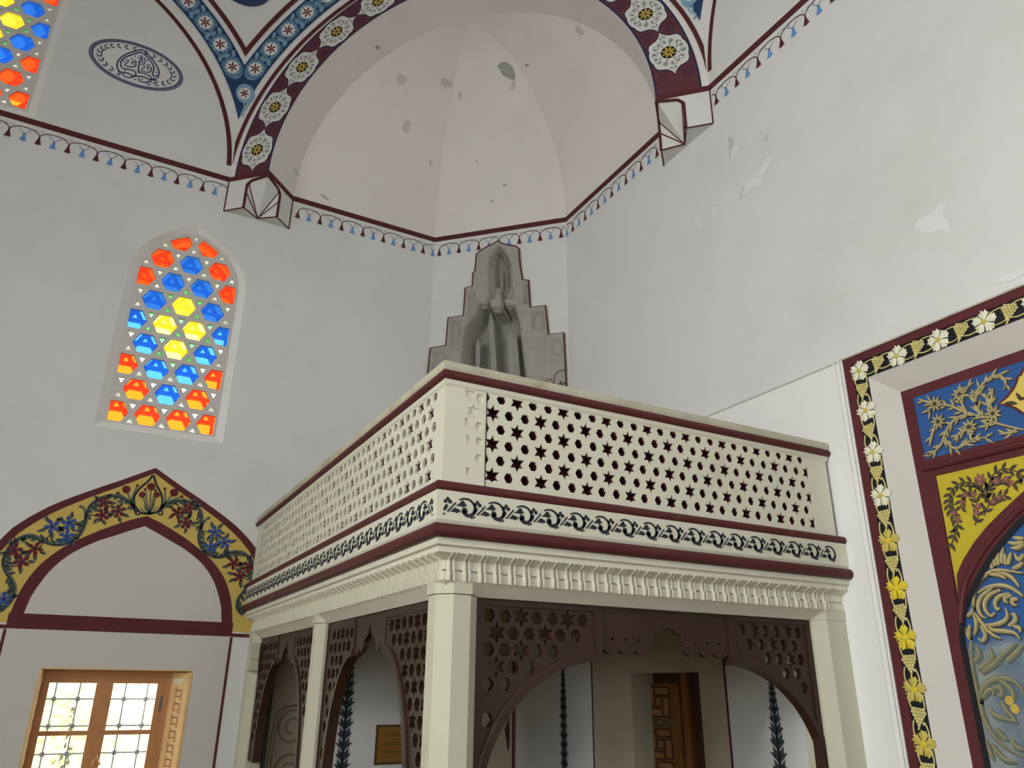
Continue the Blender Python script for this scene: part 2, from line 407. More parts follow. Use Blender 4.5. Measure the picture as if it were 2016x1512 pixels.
# walls behind the camera, with their window openings
def back_wall(name, fr, a0, a1, c, xs, lab):
    mb = MB(); hs = []
    for x in xs: hs += [[(x-.85, .8), (x+.85, .8), (x+.85, 3.8), (x-.85, 3.8)], [(x-.7, 5.3), (x+.7, 5.3), (x+.7, 7.9), (x-.7, 7.9)]]
    slab(mb, fr, lunette_outline(a0, a1, c), hs, 0, -.5, 'plaster_dimmed')
    o = mb.build(name); tag(o, lab, 'wall', kind='structure')
back_wall('wall_rear', Fr((0, YS, 0), (1, 0, 0), (0, 1, 0)), XS, XW, OX, (-8.2, -2.86, 2.5), 'darkened plaster wall behind the camera')
back_wall('wall_far_left', Fr((XS, 0, 0), (0, 1, 0), (1, 0, 0)), YS, YW, OY, (-5.6, -2.6, .4), 'darkened plaster wall left of the camera')
mb = MB(); box(mb, (XS-.6, YS-.6, -.12), (XW+.6, YW+.6, 0), 'carpet'); tag(mb.build('floor'), 'carpeted floor of the hall', 'floor', kind='structure')
# dome and pendentives: one sphere cut by the eight upright planes
mb = MB(); NP, NQ = 48, 34
for k in range(8):
    ps = k*PI/4; vs = []; fs = []
    for i in range(NP+1):
        d = -math.atan(HS*math.cos(PI*i/NP)/AP); rho = min(AP/math.cos(d), RS*.99999999); e0 = math.acos(min(1, rho/RS))
        for j in range(NQ+1):
            e = e0+(PI/2-e0)*(j/NQ)**1.3
            vs.append((OX+RS*math.cos(e)*math.cos(ps+d), OY+RS*math.cos(e)*math.sin(ps+d), Z0+RS*math.sin(e)))
    for i in range(NP):
        for j in range(NQ): q = i*(NQ+1)+j; fs.append([q, q+1, q+NQ+2, q+NQ+1])
    mb.add(vs, fs, 'plaster')
ceiling = mb.build('ceiling', smooth=True, fix=False); tag(ceiling, 'white plastered dome and pendentives with painted bands', 'ceiling', kind='structure')
# corner half domes (squinches), their arches and the bevelled corner walls
RIN = 3.04; BD = (HS-RIN)                     # inner radius of the arch, and its depth
def rin(t): return RIN+.09*math.sin(t)**2
VAULT = None
for k in range(4):
    rot = Matrix.Rotation(k*PI/2, 4, 'Z'); Oc = Vector((OX, OY, 0))
    W = lambda x, y, z: Oc+rot @ (Vector((x, y, z))-Oc)
    Mx, My = OX+AP*D2, OY+AP*D2; M2x, M2y = Mx+BD*D2, My+BD*D2
    basepts = [(M2x-RIN*D2, M2y+RIN*D2), (K1[0], YW), (XW, YW-(XW-K1[0])), (M2x+RIN*D2, M2y-RIN*D2)]
    mb = MB(); NF, NT = 48, 24; vs = []; fs = []
    phis = sorted([-PI/2+PI*i/NF for i in range(NF+1)])
    for i, ph in enumerate(phis):
        dx, dy = math.cos(ph)*D2+math.sin(ph)*D2, math.cos(ph)*D2-math.sin(ph)*D2; R0 = RIN
        for (x0, y0), (x1, y1) in zip(basepts, basepts[1:]):
            ex, ey = x1-x0, y1-y0; den = dx*ey-dy*ex
            if abs(den) < 1e-9: continue
            t = ((x0-M2x)*ey-(y0-M2y)*ex)/den; s = ((x0-M2x)*dy-(y0-M2y)*dx)/den
            if t > 0 and -1e-6 <= s <= 1+1e-6: R0 = t; break
        for j in range(NT+1):
            th = PI/2*j/NT; g = rin(th)/RIN
            vs.append(W(M2x+dx*R0*g*math.cos(th), M2y+dy*R0*g*math.cos(th), Z0+RIN*g*math.sin(th)))
    for i in range(NF):
        for j in range(NT): q = i*(NT+1)+j; fs.append([q, q+1, q+NT+2, q+NT+1])
    mb.add(vs, fs, 'vault_plaster')
    # arch soffit and upright arch face
    vs = []; fs = []; n = 48
    for i in range(n+1):
        t = PI*i/n; c, s = -math.cos(t), math.sin(t); r = rin(t)
        vs += [W(M2x+c*r*D2, M2y-c*r*D2, Z0+r*s), W(Mx+c*r*D2, My-c*r*D2, Z0+r*s), W(Mx+c*(HS+.02)*D2, My-c*(HS+.02)*D2, Z0+(HS+.02)*s)]
    for i in range(n): q = 3*i; fs += [[q, q+1, q+4, q+3], [q+1, q+2, q+5, q+4]]
    mb.add(vs, fs, 'vault_plaster')
    o = mb.build('wall_squinch', smooth=False, fix=False)
    for p in o.data.polygons: p.use_smooth = False
    tag(o, 'half dome bridging the corner above the gallery' if k == 0 else 'half dome bridging a corner behind the camera', 'vault', kind='structure', group=None if k == 0 else 'corner half domes behind the camera')
    if k == 0: VAULT = o
    else:
        mb = MB(); a, b = basepts[1], basepts[2]
        mb.add([W(a[0], a[1], 0), W(b[0], b[1], 0), W(b[0], b[1], Z0), W(a[0], a[1], Z0)], [[0, 1, 2, 3]], 'plaster'); mb.build('corner_face', o)

# niche hood outline on the bevelled corner
HOOD_PX = [(845, 760), (845, 731), (849.4, 687), (879.5, 682.6), (884, 628), (914, 623.6), (917.7, 569), (931.6, 565.7), (932.8, 540), (937, 535.6), (939.7, 503), (948, 496), (962.9, 487), (974, 482), (981.9, 476.6),
           (990, 482), (1000, 484.7), (1016, 487), (1023, 491.7), (1025.4, 524), (1030, 553), (1041.6, 554), (1045, 607.4), (1075, 604), (1081, 660.6), (1111, 657), (1119, 762.5)]
HOOD = CH.ats(HOOD_PX)
hz = min(b for a, b in HOOD)-.6
HOOD_OUT = [(max(.02, HOOD[0][0]), hz)]+[(max(.02, a), b) for a, b in HOOD[1:-1]]+[(min(CHW-.02, HOOD[-1][0]), hz)]
mb = MB(); slab(mb, CH, [(0, 2.45), (CHW, 2.45), (CHW, Z0), (0, Z0)], [HOOD_OUT], 0, -.7, 'plaster', back=False)
wall_corner = mb.build('wall_corner'); tag(wall_corner, 'narrow bevelled corner wall above the gallery', 'wall', kind='structure')

# ------------------------------------------------------------------ painted lines and tassel borders on the walls
def bell(mb, fr, a, b, s, h, m):
    poly(mb, fr, [(a+x*s, b+y*s) for x, y in [(-.10, .5), (.10, .5), (.16, .38), (.24, .05), (.42, -.42), (.20, -.30), (.12, -.5), (0, -.34), (-.12, -.5), (-.20, -.30), (-.42, -.42), (-.24, .05), (-.16, .38)]], h, m)
def border(fr, a0, a1, parent, phase, line=True, per=.3745, zl=Z0):
    mb = MB(); h = .006
    if line: fbox(mb, fr, a0, a1, zl-.045, zl+.045, 0, .012, 'maroon_line')
    k0 = math.ceil((a0-phase)/(per/2))-1; k1 = math.floor((a1-phase)/(per/2))+1
    for k in range(k0, k1+1):
        a = phase+k*per/2; mar = k % 2 == 0
        if a0 <= a <= a1:
            bell(mb, fr, a, zl-.305, .115, h, 'maroon_line' if mar else 'bell_blue')
            disc(mb, fr, a, zl-.235, .015, h, 'maroon_line' if mar else 'bell_blue', 6)
            if not mar:
                for s in (-1, 1): ribbon(mb, fr, [(a, zl-.24), (a+s*.03, zl-.20), (a+s*.075, zl-.165)], .012, h, 'arc_grey')
        pts = []
        for i in range(15):
            t = PI*i/14; x = a+per/2-math.cos(t)*per/2
            if a0 <= x <= a1: pts.append((x, zl-.235+.115*math.sin(t)**.8))
        if mar and len(pts) > 1: ribbon(mb, fr, pts, .0125, h+.001, 'maroon_line')
        if not mar:
            for i in range(3, 11, 2):
                if i+1 < len(pts): ribbon(mb, fr, pts[i:i+2], .012, h, 'arc_grey')
    return mb.build('painted_border', parent, fix=False)
XA, YA = OX+HS, OY+HS                        # where the arches spring
BL = 1.02                                    # length of a bracket along the wall
border(LW, XS+.05, XA, wall_left, -2.085); border(LW, XA+BL, K1[0], wall_left, -2.085)
border(CH, 0, CHW, wall_corner, .10)
border(RW, YA+BL, YW-(XW-K1[0]), wall_right, YA+BL+.12); border(RW, 1.0, YA, wall_right, YA-.10)

# folded brackets under the springing of the corner arch
def bracket(fr, s0, parentname, label):
    root = empty(parentname); zb = 8.597; zt = Z0
    P = lambda s, q, z: fr.p(s0+s, z, q)
    B = BL/2; A0, A1 = (0, 0), (.25, .25); C0, C1 = (BL, 0), (BL-.25, .25)
    T = (B, .05)
    mb = MB()
    def face(pts, m='plaster'): mb.add([P(*p) for p in pts], [list(range(len(pts)))], m)
    face([(0, 0, zb), (.25, .25, zb), (.25, .25, zt-.17), (.30, .30, zt-.10), (B, B, zt-.05), (B, B, zt), (0, 0, zt)])
    face([(BL, 0, zb), (BL-.25, .25, zb), (BL-.25, .25, zt-.17), (BL-.30, .30, zt-.10), (B, B, zt-.05), (B, B, zt), (BL, 0, zt)])
    face([(0, 0, zb), (.25, .25, zb), (B, .05, zb), (BL-.25, .25, zb), (BL, 0, zb)])
    face([(0, 0, zt), (B, B, zt), (BL, 0, zt)])
    mb.build('body', root)
    fan = [(.25, .25, zb), (.25, .25, zt-.30), (.27, .26, zt-.13), (B, B-.03, zt-.05), (BL-.27, .26, zt-.13), (BL-.25, .25, zt-.30), (BL-.25, .25, zb)]
    for a, b in zip(fan, fan[1:]):
        mb = MB(); mb.add([P(*a), P(*b), P(T[0], T[1], zb)], [[0, 1, 2]], 'plaster'); mb.build('fold_facet', root, fix=False)
    mb = MB()
    def ln(a, b, r=.011): tube(mb, [P(*a), P(*b)], r, 'maroon_line', 5)
    top = [(0, 0, zt), (B, B, zt), (BL, 0, zt)]
    for a, b in zip(top, top[1:]):
        va = [P(a[0], a[1]+.006, zt-.045), P(b[0], b[1]+.006, zt-.045), P(b[0], b[1]+.006, zt+.045), P(a[0], a[1]+.006, zt+.045)]
        mb.add(va, [[0, 1, 2, 3]], 'maroon_line')
    for s in (0, 1):
        q = (lambda p: p) if s == 0 else (lambda p: (BL-p[0],)+tuple(p[1:]))
        ln(q((0, 0, zb)), q((0, 0, zt)), .013); ln(q((0, 0, zb)), q((.25, .25, zb)))
        ln(q((.25, .25, zb)), q((.25, .25, zt-.17)), .022); ln(q((.25, .25, zt-.17)), q((.30, .30, zt-.10)), .022); ln(q((.30, .30, zt-.10)), q((B, B, zt-.05)), .022)
        ln(q((.25, .25, zb)), q((B, .05, zb))); ln(q((.25, .25, zt-.30)), q((B, .05, zb))); ln(q((.27, .26, zt-.13)), q((B, .05, zb)))
    mb.build('painted_edges', root)
    tag(root, label, 'bracket')
bracket(LW, XA, 'folded_bracket', 'folded white bracket with maroon edges on the wall above the stained glass window')
bracket(RW, YA, 'folded_bracket', 'folded white bracket with maroon edges beside the peeling plaster of the right wall')

# ------------------------------------------------------------------ painted bands on arch and pendentives
class ArcChart:                              # a = metres along the arch from its left foot, b = metres out from the inner edge
    def p(s, a, b, h=0.):
        t = a/3.35; r = rin(t)+b; c, q = -math.cos(t), math.sin(t)
        return Vector((OX+AP*D2+c*r*D2-h*D2, OY+AP*D2-c*r*D2-h*D2, Z0+r*q))
AC = ArcChart(); AL = PI*3.35
def strip(mb, ch, a0, a1, b0, b1, h, m, n=80):
    vs = []; fs = []
    for i in range(n+1): a = a0+(a1-a0)*i/n; vs += [ch.p(a, b0, h), ch.p(a, b1, h)]
    for i in range(n): fs.append([2*i, 2*i+1, 2*i+3, 2*i+2])
    mb.add(vs, fs, m)
mb = MB()
strip(mb, AC, .03, AL-.03, .0, .62, .006, 'brown_band'); strip(mb, AC, .03, AL-.03, -.002, .022, .009, 'navy'); strip(mb, AC, .03, AL-.03, .60, .625, .009, 'navy')
LOBE = [(.42, 0), (.37, .022), (.325, .06), (.29, .105), (.275, .165), (.255, .215), (.20, .245), (.13, .252), (.075, .275), (0, .285)]
LOBE = LOBE+[(-x, y) for x, y in LOBE[-2::-1]]; LOBE = LOBE+[(x, -y) for x, y in LOBE[-2:0:-1]]
for k in range(12):
    a = math.radians(8.4+14.42*k)*3.35; b = .31
    poly(mb, AC, [(a+x*1.03, b+y*1.03) for x, y in LOBE], .009, 'navy')
    poly(mb, AC, [(a+x*.97, b+y*.97) for x, y in LOBE], .011, 'rosette_white')
    for j in range(14):
        t = 2*PI*j/14; disc(mb, AC, a+.205*math.cos(t), b+.205*math.sin(t), .032, .013, 'lace_grey', 7, .017, t)
    for j in range(8):
        t = 2*PI*(j+.5)/8; disc(mb, AC, a+.145*math.cos(t), b+.145*math.sin(t), .016, .013, 'lace_grey', 6)
    for s in (-1, 1):
        for q in (-1, 1): disc(mb, AC, a+s*.285, b+q*.035, .022, .013, 'lace_grey', 6, .012)
    for j in range(10):
        t = 2*PI*(j+.25)/10; ring(mb, AC, a+.20*math.cos(t)*1.05, b+.20*math.sin(t), .030, .040, .0135, 'lace_grey', 9)
    for s in (-1, 1): ring(mb, AC, a+s*.30, b, .018, .027, .0135, 'lace_grey', 8)
    disc(mb, AC, a, b, .112, .013, 'black_green', 14)
    for j in range(8): t = 2*PI*j/8+.2; leaf(mb, AC, a+.012*math.cos(t), b+.012*math.sin(t), t, .10, .036, .016, 'gold_paint')
for k in range(13):
    a = math.radians(8.4+14.42*(k-.5))*3.35
    if a < .1 or a > AL-.1: continue
    for q in (-1, 1):
        b = .31+q*.175
        for j in range(8): t = 2*PI*j/8; disc(mb, AC, a+.055*math.cos(t), b+.055*math.sin(t), .030, .009, 'dark_plum', 6, .011, t)
mb.build('painted_rosette_band', VAULT, fix=False)

class SphChart:                              # bands on the dome beside an arch: a = angle along the arch * HS, b = metres from it
    def __init__(s, nrm, t): s.n = Vector(nrm).normalized(); s.t = Vector(t).normalized()
    def p(s, a, b, h=0.):
        al = PI/8+b/RS; th = a/HS
        return Vector((OX, OY, Z0))+(s.n*math.cos(al)+(s.t*math.cos(th)+Vector((0, 0, 1))*math.sin(th))*math.sin(al))*(RS-h)
def th0(w): return math.acos(min(1, math.tan(PI/8)/math.tan(PI/8+w/RS)))
def sband(mb, ch, w0, w1, h, m, th1=PI/2, tmin=0., n=40):
    K = max(1, round((w1-w0)/.06)); vs = []; fs = []
    for i in range(n+1):
        for j in range(K+1):
            w = w0+(w1-w0)*j/K; t0 = max(th0(max(w, 0)), tmin); t = t0+(th1-t0)*i/n; vs.append(ch.p(t*HS, w, h))
    for i in range(n):
        for j in range(K): q = i*(K+1)+j; fs.append([q, q+1, q+K+2, q+K+1])
    mb.add(vs, fs, m)
CHARTS = [SphChart((0, 1, 0), (1, 0, 0)), SphChart((1, 1, 0), (-1, 1, 0)), SphChart((1, 1, 0), (1, -1, 0)), SphChart((1, 0, 0), (0, 1, 0))]
mb = MB()
for ci, ch in enumerate(CHARTS):
    lun = ci in (0, 3)
    if not lun: sband(mb, ch, .0, .062, .012, 'maroon_line', tmin=.075)
    sband(mb, ch, .16, .535, .012, 'band_blue')
    sband(mb, ch, .615, .695, .012, 'maroon_line')
    ths = [30.8+6.27*k for k in range(10)]
    for th in ths:
        a = math.radians(th)*HS; b = .345
        disc(mb, ch, a, b, .205, .020, 'light_blue', 20, .165); ring(mb, ch, a, b, .150, .162, .024, 'band_blue', 22)
        disc(mb, ch, a, b, .108, .026, 'medallion_white', 16)
        for j in range(6): t = PI/6+j*PI/3; leaf(mb, ch, a, b, t, .10, .030, .031, 'flower_maroon')
        for j in range(12): t = j*PI/6; disc(mb, ch, a+.125*math.cos(t), b+.125*math.sin(t), .012, .026, 'band_blue', 5)
        a2 = a+math.radians(3.13)*HS
        poly(mb, ch, [(a2-.12, b-.06), (a2-.05, b+.13), (a2+.02, b+.16), (a2+.12, b+.06), (a2+.05, b-.13), (a2-.02, b-.16)], .016, 'light_blue')
        for s in (-1, 1): leaf(mb, ch, a2+s*.02, b+s*.03, 1.2+(PI if s < 0 else 0), .10, .05, .027, 'band_blue'); ring(mb, ch, a, b, .176, .183, .024, 'band_blue', 22)
        for s in (-1, 1):
            ribbon(mb, ch, catmull([(a2-.12, b+s*.15), (a2-.03, b+s*.05), (a2+.03, b-s*.05), (a2+.10, b-s*.14)], 4), .028, .023, 'light_blue')
            disc(mb, ch, a2+s*.02, b+s*.125, .030, .023, 'light_blue', 7)
            leaf(mb, ch, a2-s*.05, b+s*.04, s*.6, .08, .035, .028, 'band_blue')
# the medallion in the fork of each V and its tail
for (c1, s) in ((CHARTS[0], 1), (CHARTS[3], 1)):
    a = math.radians(23.4)*HS; b = .375
    disc(mb, c1, a, b, .17, .020, 'light_blue', 18, .15); disc(mb, c1, a, b-.01, .10, .026, 'medallion_white', 14)
    for j in range(6): t = j*PI/3; leaf(mb, c1, a, b-.01, t, .09, .028, .031, 'flower_maroon')
    ribbon(mb, c1, catmull([(a-.15, b-.06), (a-.25, b-.09), (a-.33, b-.15), (a-.36, b-.11)], 5), .022, .022, 'light_blue')
    ribbon(mb, c1, catmull([(a-.14, b+.02), (a-.22, b-.02), (a-.27, b-.08)], 5), .018, .022, 'light_blue')
# blue calligraphy roundel whose lower rim shows at the top of the frame
ch = CHARTS[0]; a, b = math.radians(47.5)*HS, 1.36
ring(mb, ch, a, b, .36, .46, .012, 'ink_blue', 40)
for t in range(5): ribbon(mb, ch, catmull([(a-.25+.1*t, b-.2), (a-.15+.08*t, b+.05), (a-.2+.1*t, b+.2)], 4), .04, .012, 'ink_blue')
mb.build('painted_pendentive_bands', ceiling, fix=False)
# thin red line on the lunette side of the left and right walls
mb = MB()
for fr, c, sgn in ((LW, OX, 1), (RW, OY, 1)):
    ribbon(mb, fr, [(c+sgn*(HS-.035)*math.cos(t), Z0+(HS-.035)*math.sin(t)) for t in [.07+(PI/2-.07)*k/40 for k in range(41)]], .072, .006, 'maroon_line')
mb.build('painted_lunette_line', wall_left, fix=False)

# oval calligraphy medallion
mb = MB(); mc = (-.734, 10.79); h = .006
def el(rx, ry, w, m, hh=h): ribbon(mb, LW, [(mc[0]+rx*math.cos(t), mc[1]+ry*math.sin(t)) for t in [2*PI*k/60 for k in range(60)]], w, hh, m, True)
el(.655, .395, .05, 'ink_grey'); el(.632, .374, .014, 'ink_blue', .008); el(.678, .416, .010, 'ink_blue', .008)
for k in range(26):
    t = PI/2+.22+(2*PI-.44)*k/25*.5*2
    if abs(math.sin(t)+1) < .06: continue
    sg = 1 if math.cos(t) < 0 else -1
    x, y = mc[0]+.53*math.cos(t), mc[1]+.295*math.sin(t); tg = math.atan2(.295*math.cos(t), -.53*math.sin(t))
    d = tg+PI if math.cos(t) > 0 else tg
    for s in (-1, 1): leaf(mb, LW, x, y, d+s*.6+PI, .085, .026, h, 'ink_blue')
    disc(mb, LW, x+.05*math.cos(t), y+.05*math.sin(t), .010, h, 'ink_grey', 5)
def px(pts, w, m='ink_blue', sm=5):
    q = LW.ats([(170+x/9.6, 60+y/9.6) for x, y in pts]); ribbon(mb, LW, catmull(q, sm) if sm else q, w, .008, m)
px([(1060, 365), (900, 400), (720, 470), (610, 570), (580, 680), (630, 780), (720, 800), (800, 820), (880, 860), (1000, 870), (1100, 890), (1200, 930), (1300, 930)], .022)
px([(1060, 365), (1180, 480), (1290, 610), (1360, 740), (1370, 830), (1340, 910)], .022)
px([(1045, 410), (900, 450), (740, 510), (660, 590), (650, 660), (690, 720), (800, 740), (900, 770), (935, 830), (900, 870), (800, 895), (720, 870), (680, 810)], .020)
px([(1045, 410), (1160, 520), (1250, 640), (1275, 740), (1250, 830), (1290, 870), (1330, 850)], .020)
px([(980, 800), (1100, 820), (1200, 870), (1230, 920), (1190, 965), (1100, 985), (1020, 960), (980, 910)], .020)
px([(1040, 470), (1020, 560), (990, 680), (980, 800)], .018); px([(1060, 500), (1060, 620), (1100, 630), (1105, 520)], .014)
px([(720, 660), (800, 690), (900, 690), (940, 640), (900, 590), (860, 620), (900, 650)], .018); px([(740, 560), (800, 570), (760, 620), (720, 660)], .014)
px([(1030, 760), (1110, 790), (1200, 790), (1230, 730), (1190, 690), (1150, 720), (1190, 750)], .018); px([(1020, 660), (1080, 660), (1100, 700), (1030, 750)], .014)
px([(900, 560), (950, 600), (1020, 600)], .012)
for x, y in [(920, 490), (985, 520), (860, 545), (1160, 575), (720, 595), (1150, 660), (1190, 650), (1010, 775), (1320, 800), (1050, 925), (1230, 985), (1270, 1000), (730, 760), (920, 930)]:
    q = LW.at(170+x/9.6, 60+y/9.6); disc(mb, LW, q[0], q[1], .013, .008, 'ink_blue', 6)
q = LW.at(170+1290/9.6, 60+935/9.6); ring(mb, LW, q[0], q[1], .018, .032, .008, 'ink_blue', 10)
mb.build('painted_oval_inscription', wall_left, fix=False)

# peeling plaster on the right wall, stains on the half dome
mb = MB(); rnd = random.Random(3)
def flake(pts, m='white_flake', h=.004): poly(mb, RW, RW.ats(pts), h, m)
flake([(1458, 390), (1470, 360), (1490, 345), (1505, 318), (1522, 300), (1518, 322), (1500, 350), (1498, 368), (1478, 372)])
flake([(1800, 445), (1812, 430), (1838, 420), (1850, 402), (1866, 401), (1856, 425), (1870, 438), (1868, 458), (1845, 452), (1838, 460), (1815, 458)])
flake([(1368, 432), (1378, 430), (1380, 444), (1374, 452)]); flake([(1402, 408), (1414, 408), (1404, 424)]); flake([(1333, 305), (1344, 298), (1340, 318), (1334, 322)])
flake([(1440, 292), (1456, 286), (1448, 302), (1440, 316)]); flake([(1966, 548), (1985, 540), (2016, 528), (2016, 540), (1990, 553), (1975, 556)])
flake([(1434, 270), (1446, 272), (1440, 296), (1437, 318), (1436, 300)], 'stain_shade_soft'); flake([(1510, 262), (1514, 272), (1506, 280), (1504, 276)], 'stain_shade_soft'); flake([(1456, 385), (1464, 368), (1480, 356), (1494, 344), (1497, 346), (1482, 360), (1467, 372), (1458, 394)], 'stain_shade_soft', .003)
mb.build('peeling_plaster', wall_right, fix=False)
vm = VAULT.data; bvh = BVHTree.FromPolygons([v.co for v in vm.vertices], [p.vertices[:] for p in vm.polygons])
mb = MB()
def vblob(pts, m):
    vs = []
    for x, y in pts:
        d = (FW+RT*((x-1008)/FPX)-UP*((y-756)/FPX)).normalized(); loc, nrm, i, dist = bvh.ray_cast(EYE, d)
        if loc is None: return
        vs.append(loc-d*.012)
    mb.add(vs, [list(range(len(vs)))], m)
def irr(x, y, rx, ry, rot=0, n=11): 
    return [(x+rx*math.cos(t)*math.cos(rot)*k-ry*math.sin(t)*math.sin(rot)*k, y+rx*math.cos(t)*math.sin(rot)*k+ry*math.sin(t)*math.cos(rot)*k) for t, k in [(2*PI*j/n, rnd.uniform(.7, 1.15)) for j in range(n)]]
vblob([(978, 130), (985, 123), (998, 122), (1009, 132), (1015, 150), (1012, 158), (1003, 155), (990, 148), (984, 136)], 'stain_grey')
for x, y, rx, ry, ro, m in [(878, 163, 15, 9, .4, 'stain_shade_soft'), (882, 166, 8, 4, .4, 'stain_grey'), (744, 94, 5, 4, 0, 'stain_grey'), (1037, 128, 5, 3, -.2, 'stain_grey'), (801, 250, 7, 12, 0, 'stain_shade_soft'), (1010, 168, 5, 10, .3, 'stain_shade_soft'), (848, 320, 4, 6, 0, 'stain_shade_soft'), (994, 364, 5, 2, -.3, 'stain_grey'), (970, 396, 4, 2, .1, 'stain_grey'), (640, 388, 12, 2, .6, 'stain_grey'), (583, 338, 10, 3, .9, 'stain_shade_soft'), (939, 318, 2, 2, 0, 'stain_grey'), (905, 188, 4, 9, 0, 'stain_shade_soft'), (1140, 60, 12, 7, .9, 'stain_shade_soft'), (790, 155, 10, 12, .2, 'stain_shade_soft')]:
    vblob(irr(x, y, rx, ry, ro), m)
mb.build('stains', VAULT, fix=False)
# ------------------------------------------------------------------ stained glass windows
ROWC = ['rrrr', 'rbr', 'rbbr', 'byb', 'byyb', 'byb', 'rbbr', 'rbr', 'xrrx']
GL = {'r': 'glass_red', 'b': 'glass_blue', 'y': 'glass_yellow', 'w': 'glass_white', 'g': 'glass_green', 'o': 'glass_red'}
def stained_window(name, cx, zb, label, SZ=.3515):
    root = empty(name)
    out = win_outline(cx, zb); cv = clip_in = [(cx+(x-cx)*.945, zb+.045+(z-zb)*.975-.02) for x, z in out]
    SX = .203; z1 = zb+.168; holes = []; info = []
    for k, row in enumerate(ROWC):
        xs = [-.609, -.203, .203, .609] if len(row) == 4 else [-.406, 0, .406]
        for x, c in zip(xs, row):
            if c == 'x': continue
            hx = [(cx+x+dx*.84, z1+k*SZ+dz*.84) for dx, dz in ((SX, 0), (SX/2, SZ/2), (-SX/2, SZ/2), (-SX, 0), (-SX/2, -SZ/2), (SX/2, -SZ/2))]
            q = clip_convex(hx, cv)
            if q: holes.append(q); info.append(c)
        vx = [-.406, 0, .406] if len(row) == 4 else [-.609, -.203, .203, .609]
        for x in vx:
            for s in (1, -1):
                c0 = (cx+x, z1+k*SZ+s*SZ/3)
                green = abs(x) < .5 and 2.2 < k+s*.33 < 5.8 and (abs(x)+abs(k-4)*.16) < .62
                t = [(c0[0]+dx*.46, c0[1]+dz*.46) for dx, dz in ((0, -s*SZ/3), (SX/2, s*SZ/6), (-SX/2, s*SZ/6))]
                if s < 0: t = t[::-1]
                q = clip_convex(t, cv)
                if q and len(q) >= 3: holes.append(q); info.append('g' if green else 'w')
    mb = MB(); slab(mb, LW, out, holes, -.07, -.13, 'tracery'); mb.build('tracery', root)
    hx = [h for h, c in zip(holes, info)]
    mb = MB(); slab(mb, LW, out, hx, -.53, -.58, 'tracery'); mb.build('outer_grille', root)
    for q, c in zip(holes, info):
        ctr = (sum(p[0] for p in q)/len(q), sum(p[1] for p in q)/len(q)); qq = [(ctr[0]+(a-ctr[0])*1.06, ctr[1]+(b-ctr[1])*1.06) for a, b in q]
        n = len(qq); mb = MB()
        mb.add([LW.p(a, b, -.10) for a, b in qq], [list(range(n))], GL[c]); mb.build('pane', root, fix=False)
    tag(root, label, 'window', kind='structure')
stained_window('window_1', *WIN1, 'arched stained glass window of red, blue and yellow hexagons above the yellow painted arch')
stained_window('window_2', *WIN2, 'stained glass window cut by the top left corner of the picture', .335)

mb = MB(); box(mb, (-3, YW+.6, 8.72), (4.5, YW+4.6, 8.86), 'plaster_dimmed'); mb.build('sky_block_slab', wall_left)  # unseen slab added outside to block sky behind the upper panes
mb = MB(); box(mb, (-6.5, YW+.6, 12.4), (1, YW+4.2, 12.55), 'plaster_dimmed'); mb.build('sky_block_slab', wall_left)  # second added slab, shades the top panes of the upper left window
# ------------------------------------------------------------------ casement window with two leaves
root = empty('window_3'); tag(root, 'two leaf wooden casement window under the yellow painted arch', 'window', kind='structure')
CD = LW.off(-.30)                            # plane of the casements
z0, z1 = W3[2], W3[3]
zt = CD.at(98, 1327.5)[1]; xl = CD.at(94, 1331)[0]; xm = CD.at(209, 1329.6)[0]; xr = CD.at(327, 1331.7)[0]
mb = MB()
fbox(mb, CD, W3[0], W3[1], zt, z1+.02, -.08, .03, 'wood_window'); mb.build('head_rail', root)
for a0, a1 in ((W3[0], xl), (xr, xr+.09), (xr+.09, W3[1])):
    mb = MB(); fbox(mb, CD, a0, a1, z0, zt, -.08, .03, 'wood_window'); mb.build('jamb', root)
gz = CD.at(98, 1344)[1], CD.at(80, 1439.6)[1], CD.at(75, 1449)[1]
for (a0, a1, g0, g1) in ((xl, xm, xl+.035, CD.at(191, 1344)[0]), (xm, xr, CD.at(224, 1345)[0], CD.at(311, 1345)[0])):
    mb = MB()
    rowz = [(gz[1], gz[0]), (gz[2]-(gz[0]-gz[1]), gz[2])]
    slab(mb, CD, [(a0-.001, z0+.01), (a1-.0008, z0+.01), (a1-.0008, zt+.004), (a0-.001, zt+.004)], [[(g0, b0), (g1, b0), (g1, b1), (g0, b1)] for b0, b1 in rowz], .025, -.035, 'wood_window')
    lf = mb.build('casement_leaf', root)
    for b0, b1 in rowz:
        mb = MB(); poly(mb, CD, [(g0, b0), (g1, b0), (g1, b1), (g0, b1)], -.005, 'glass_clear'); mb.build('pane', lf, fix=False)
mb = MB(); fbox(mb, CD, xr-.03, xr-.005, zt-.42, zt-.24, .025, .04, 'iron'); mb.build('hinge', root)
mb = MB(); tube(mb, [CD.p(*CD.at(180, 1505), .06), CD.p(*CD.at(190, 1487), .07), CD.p(*CD.at(196, 1505), .06)], .012, 'wood_pale', 6); mb.build('pull_cord', root)
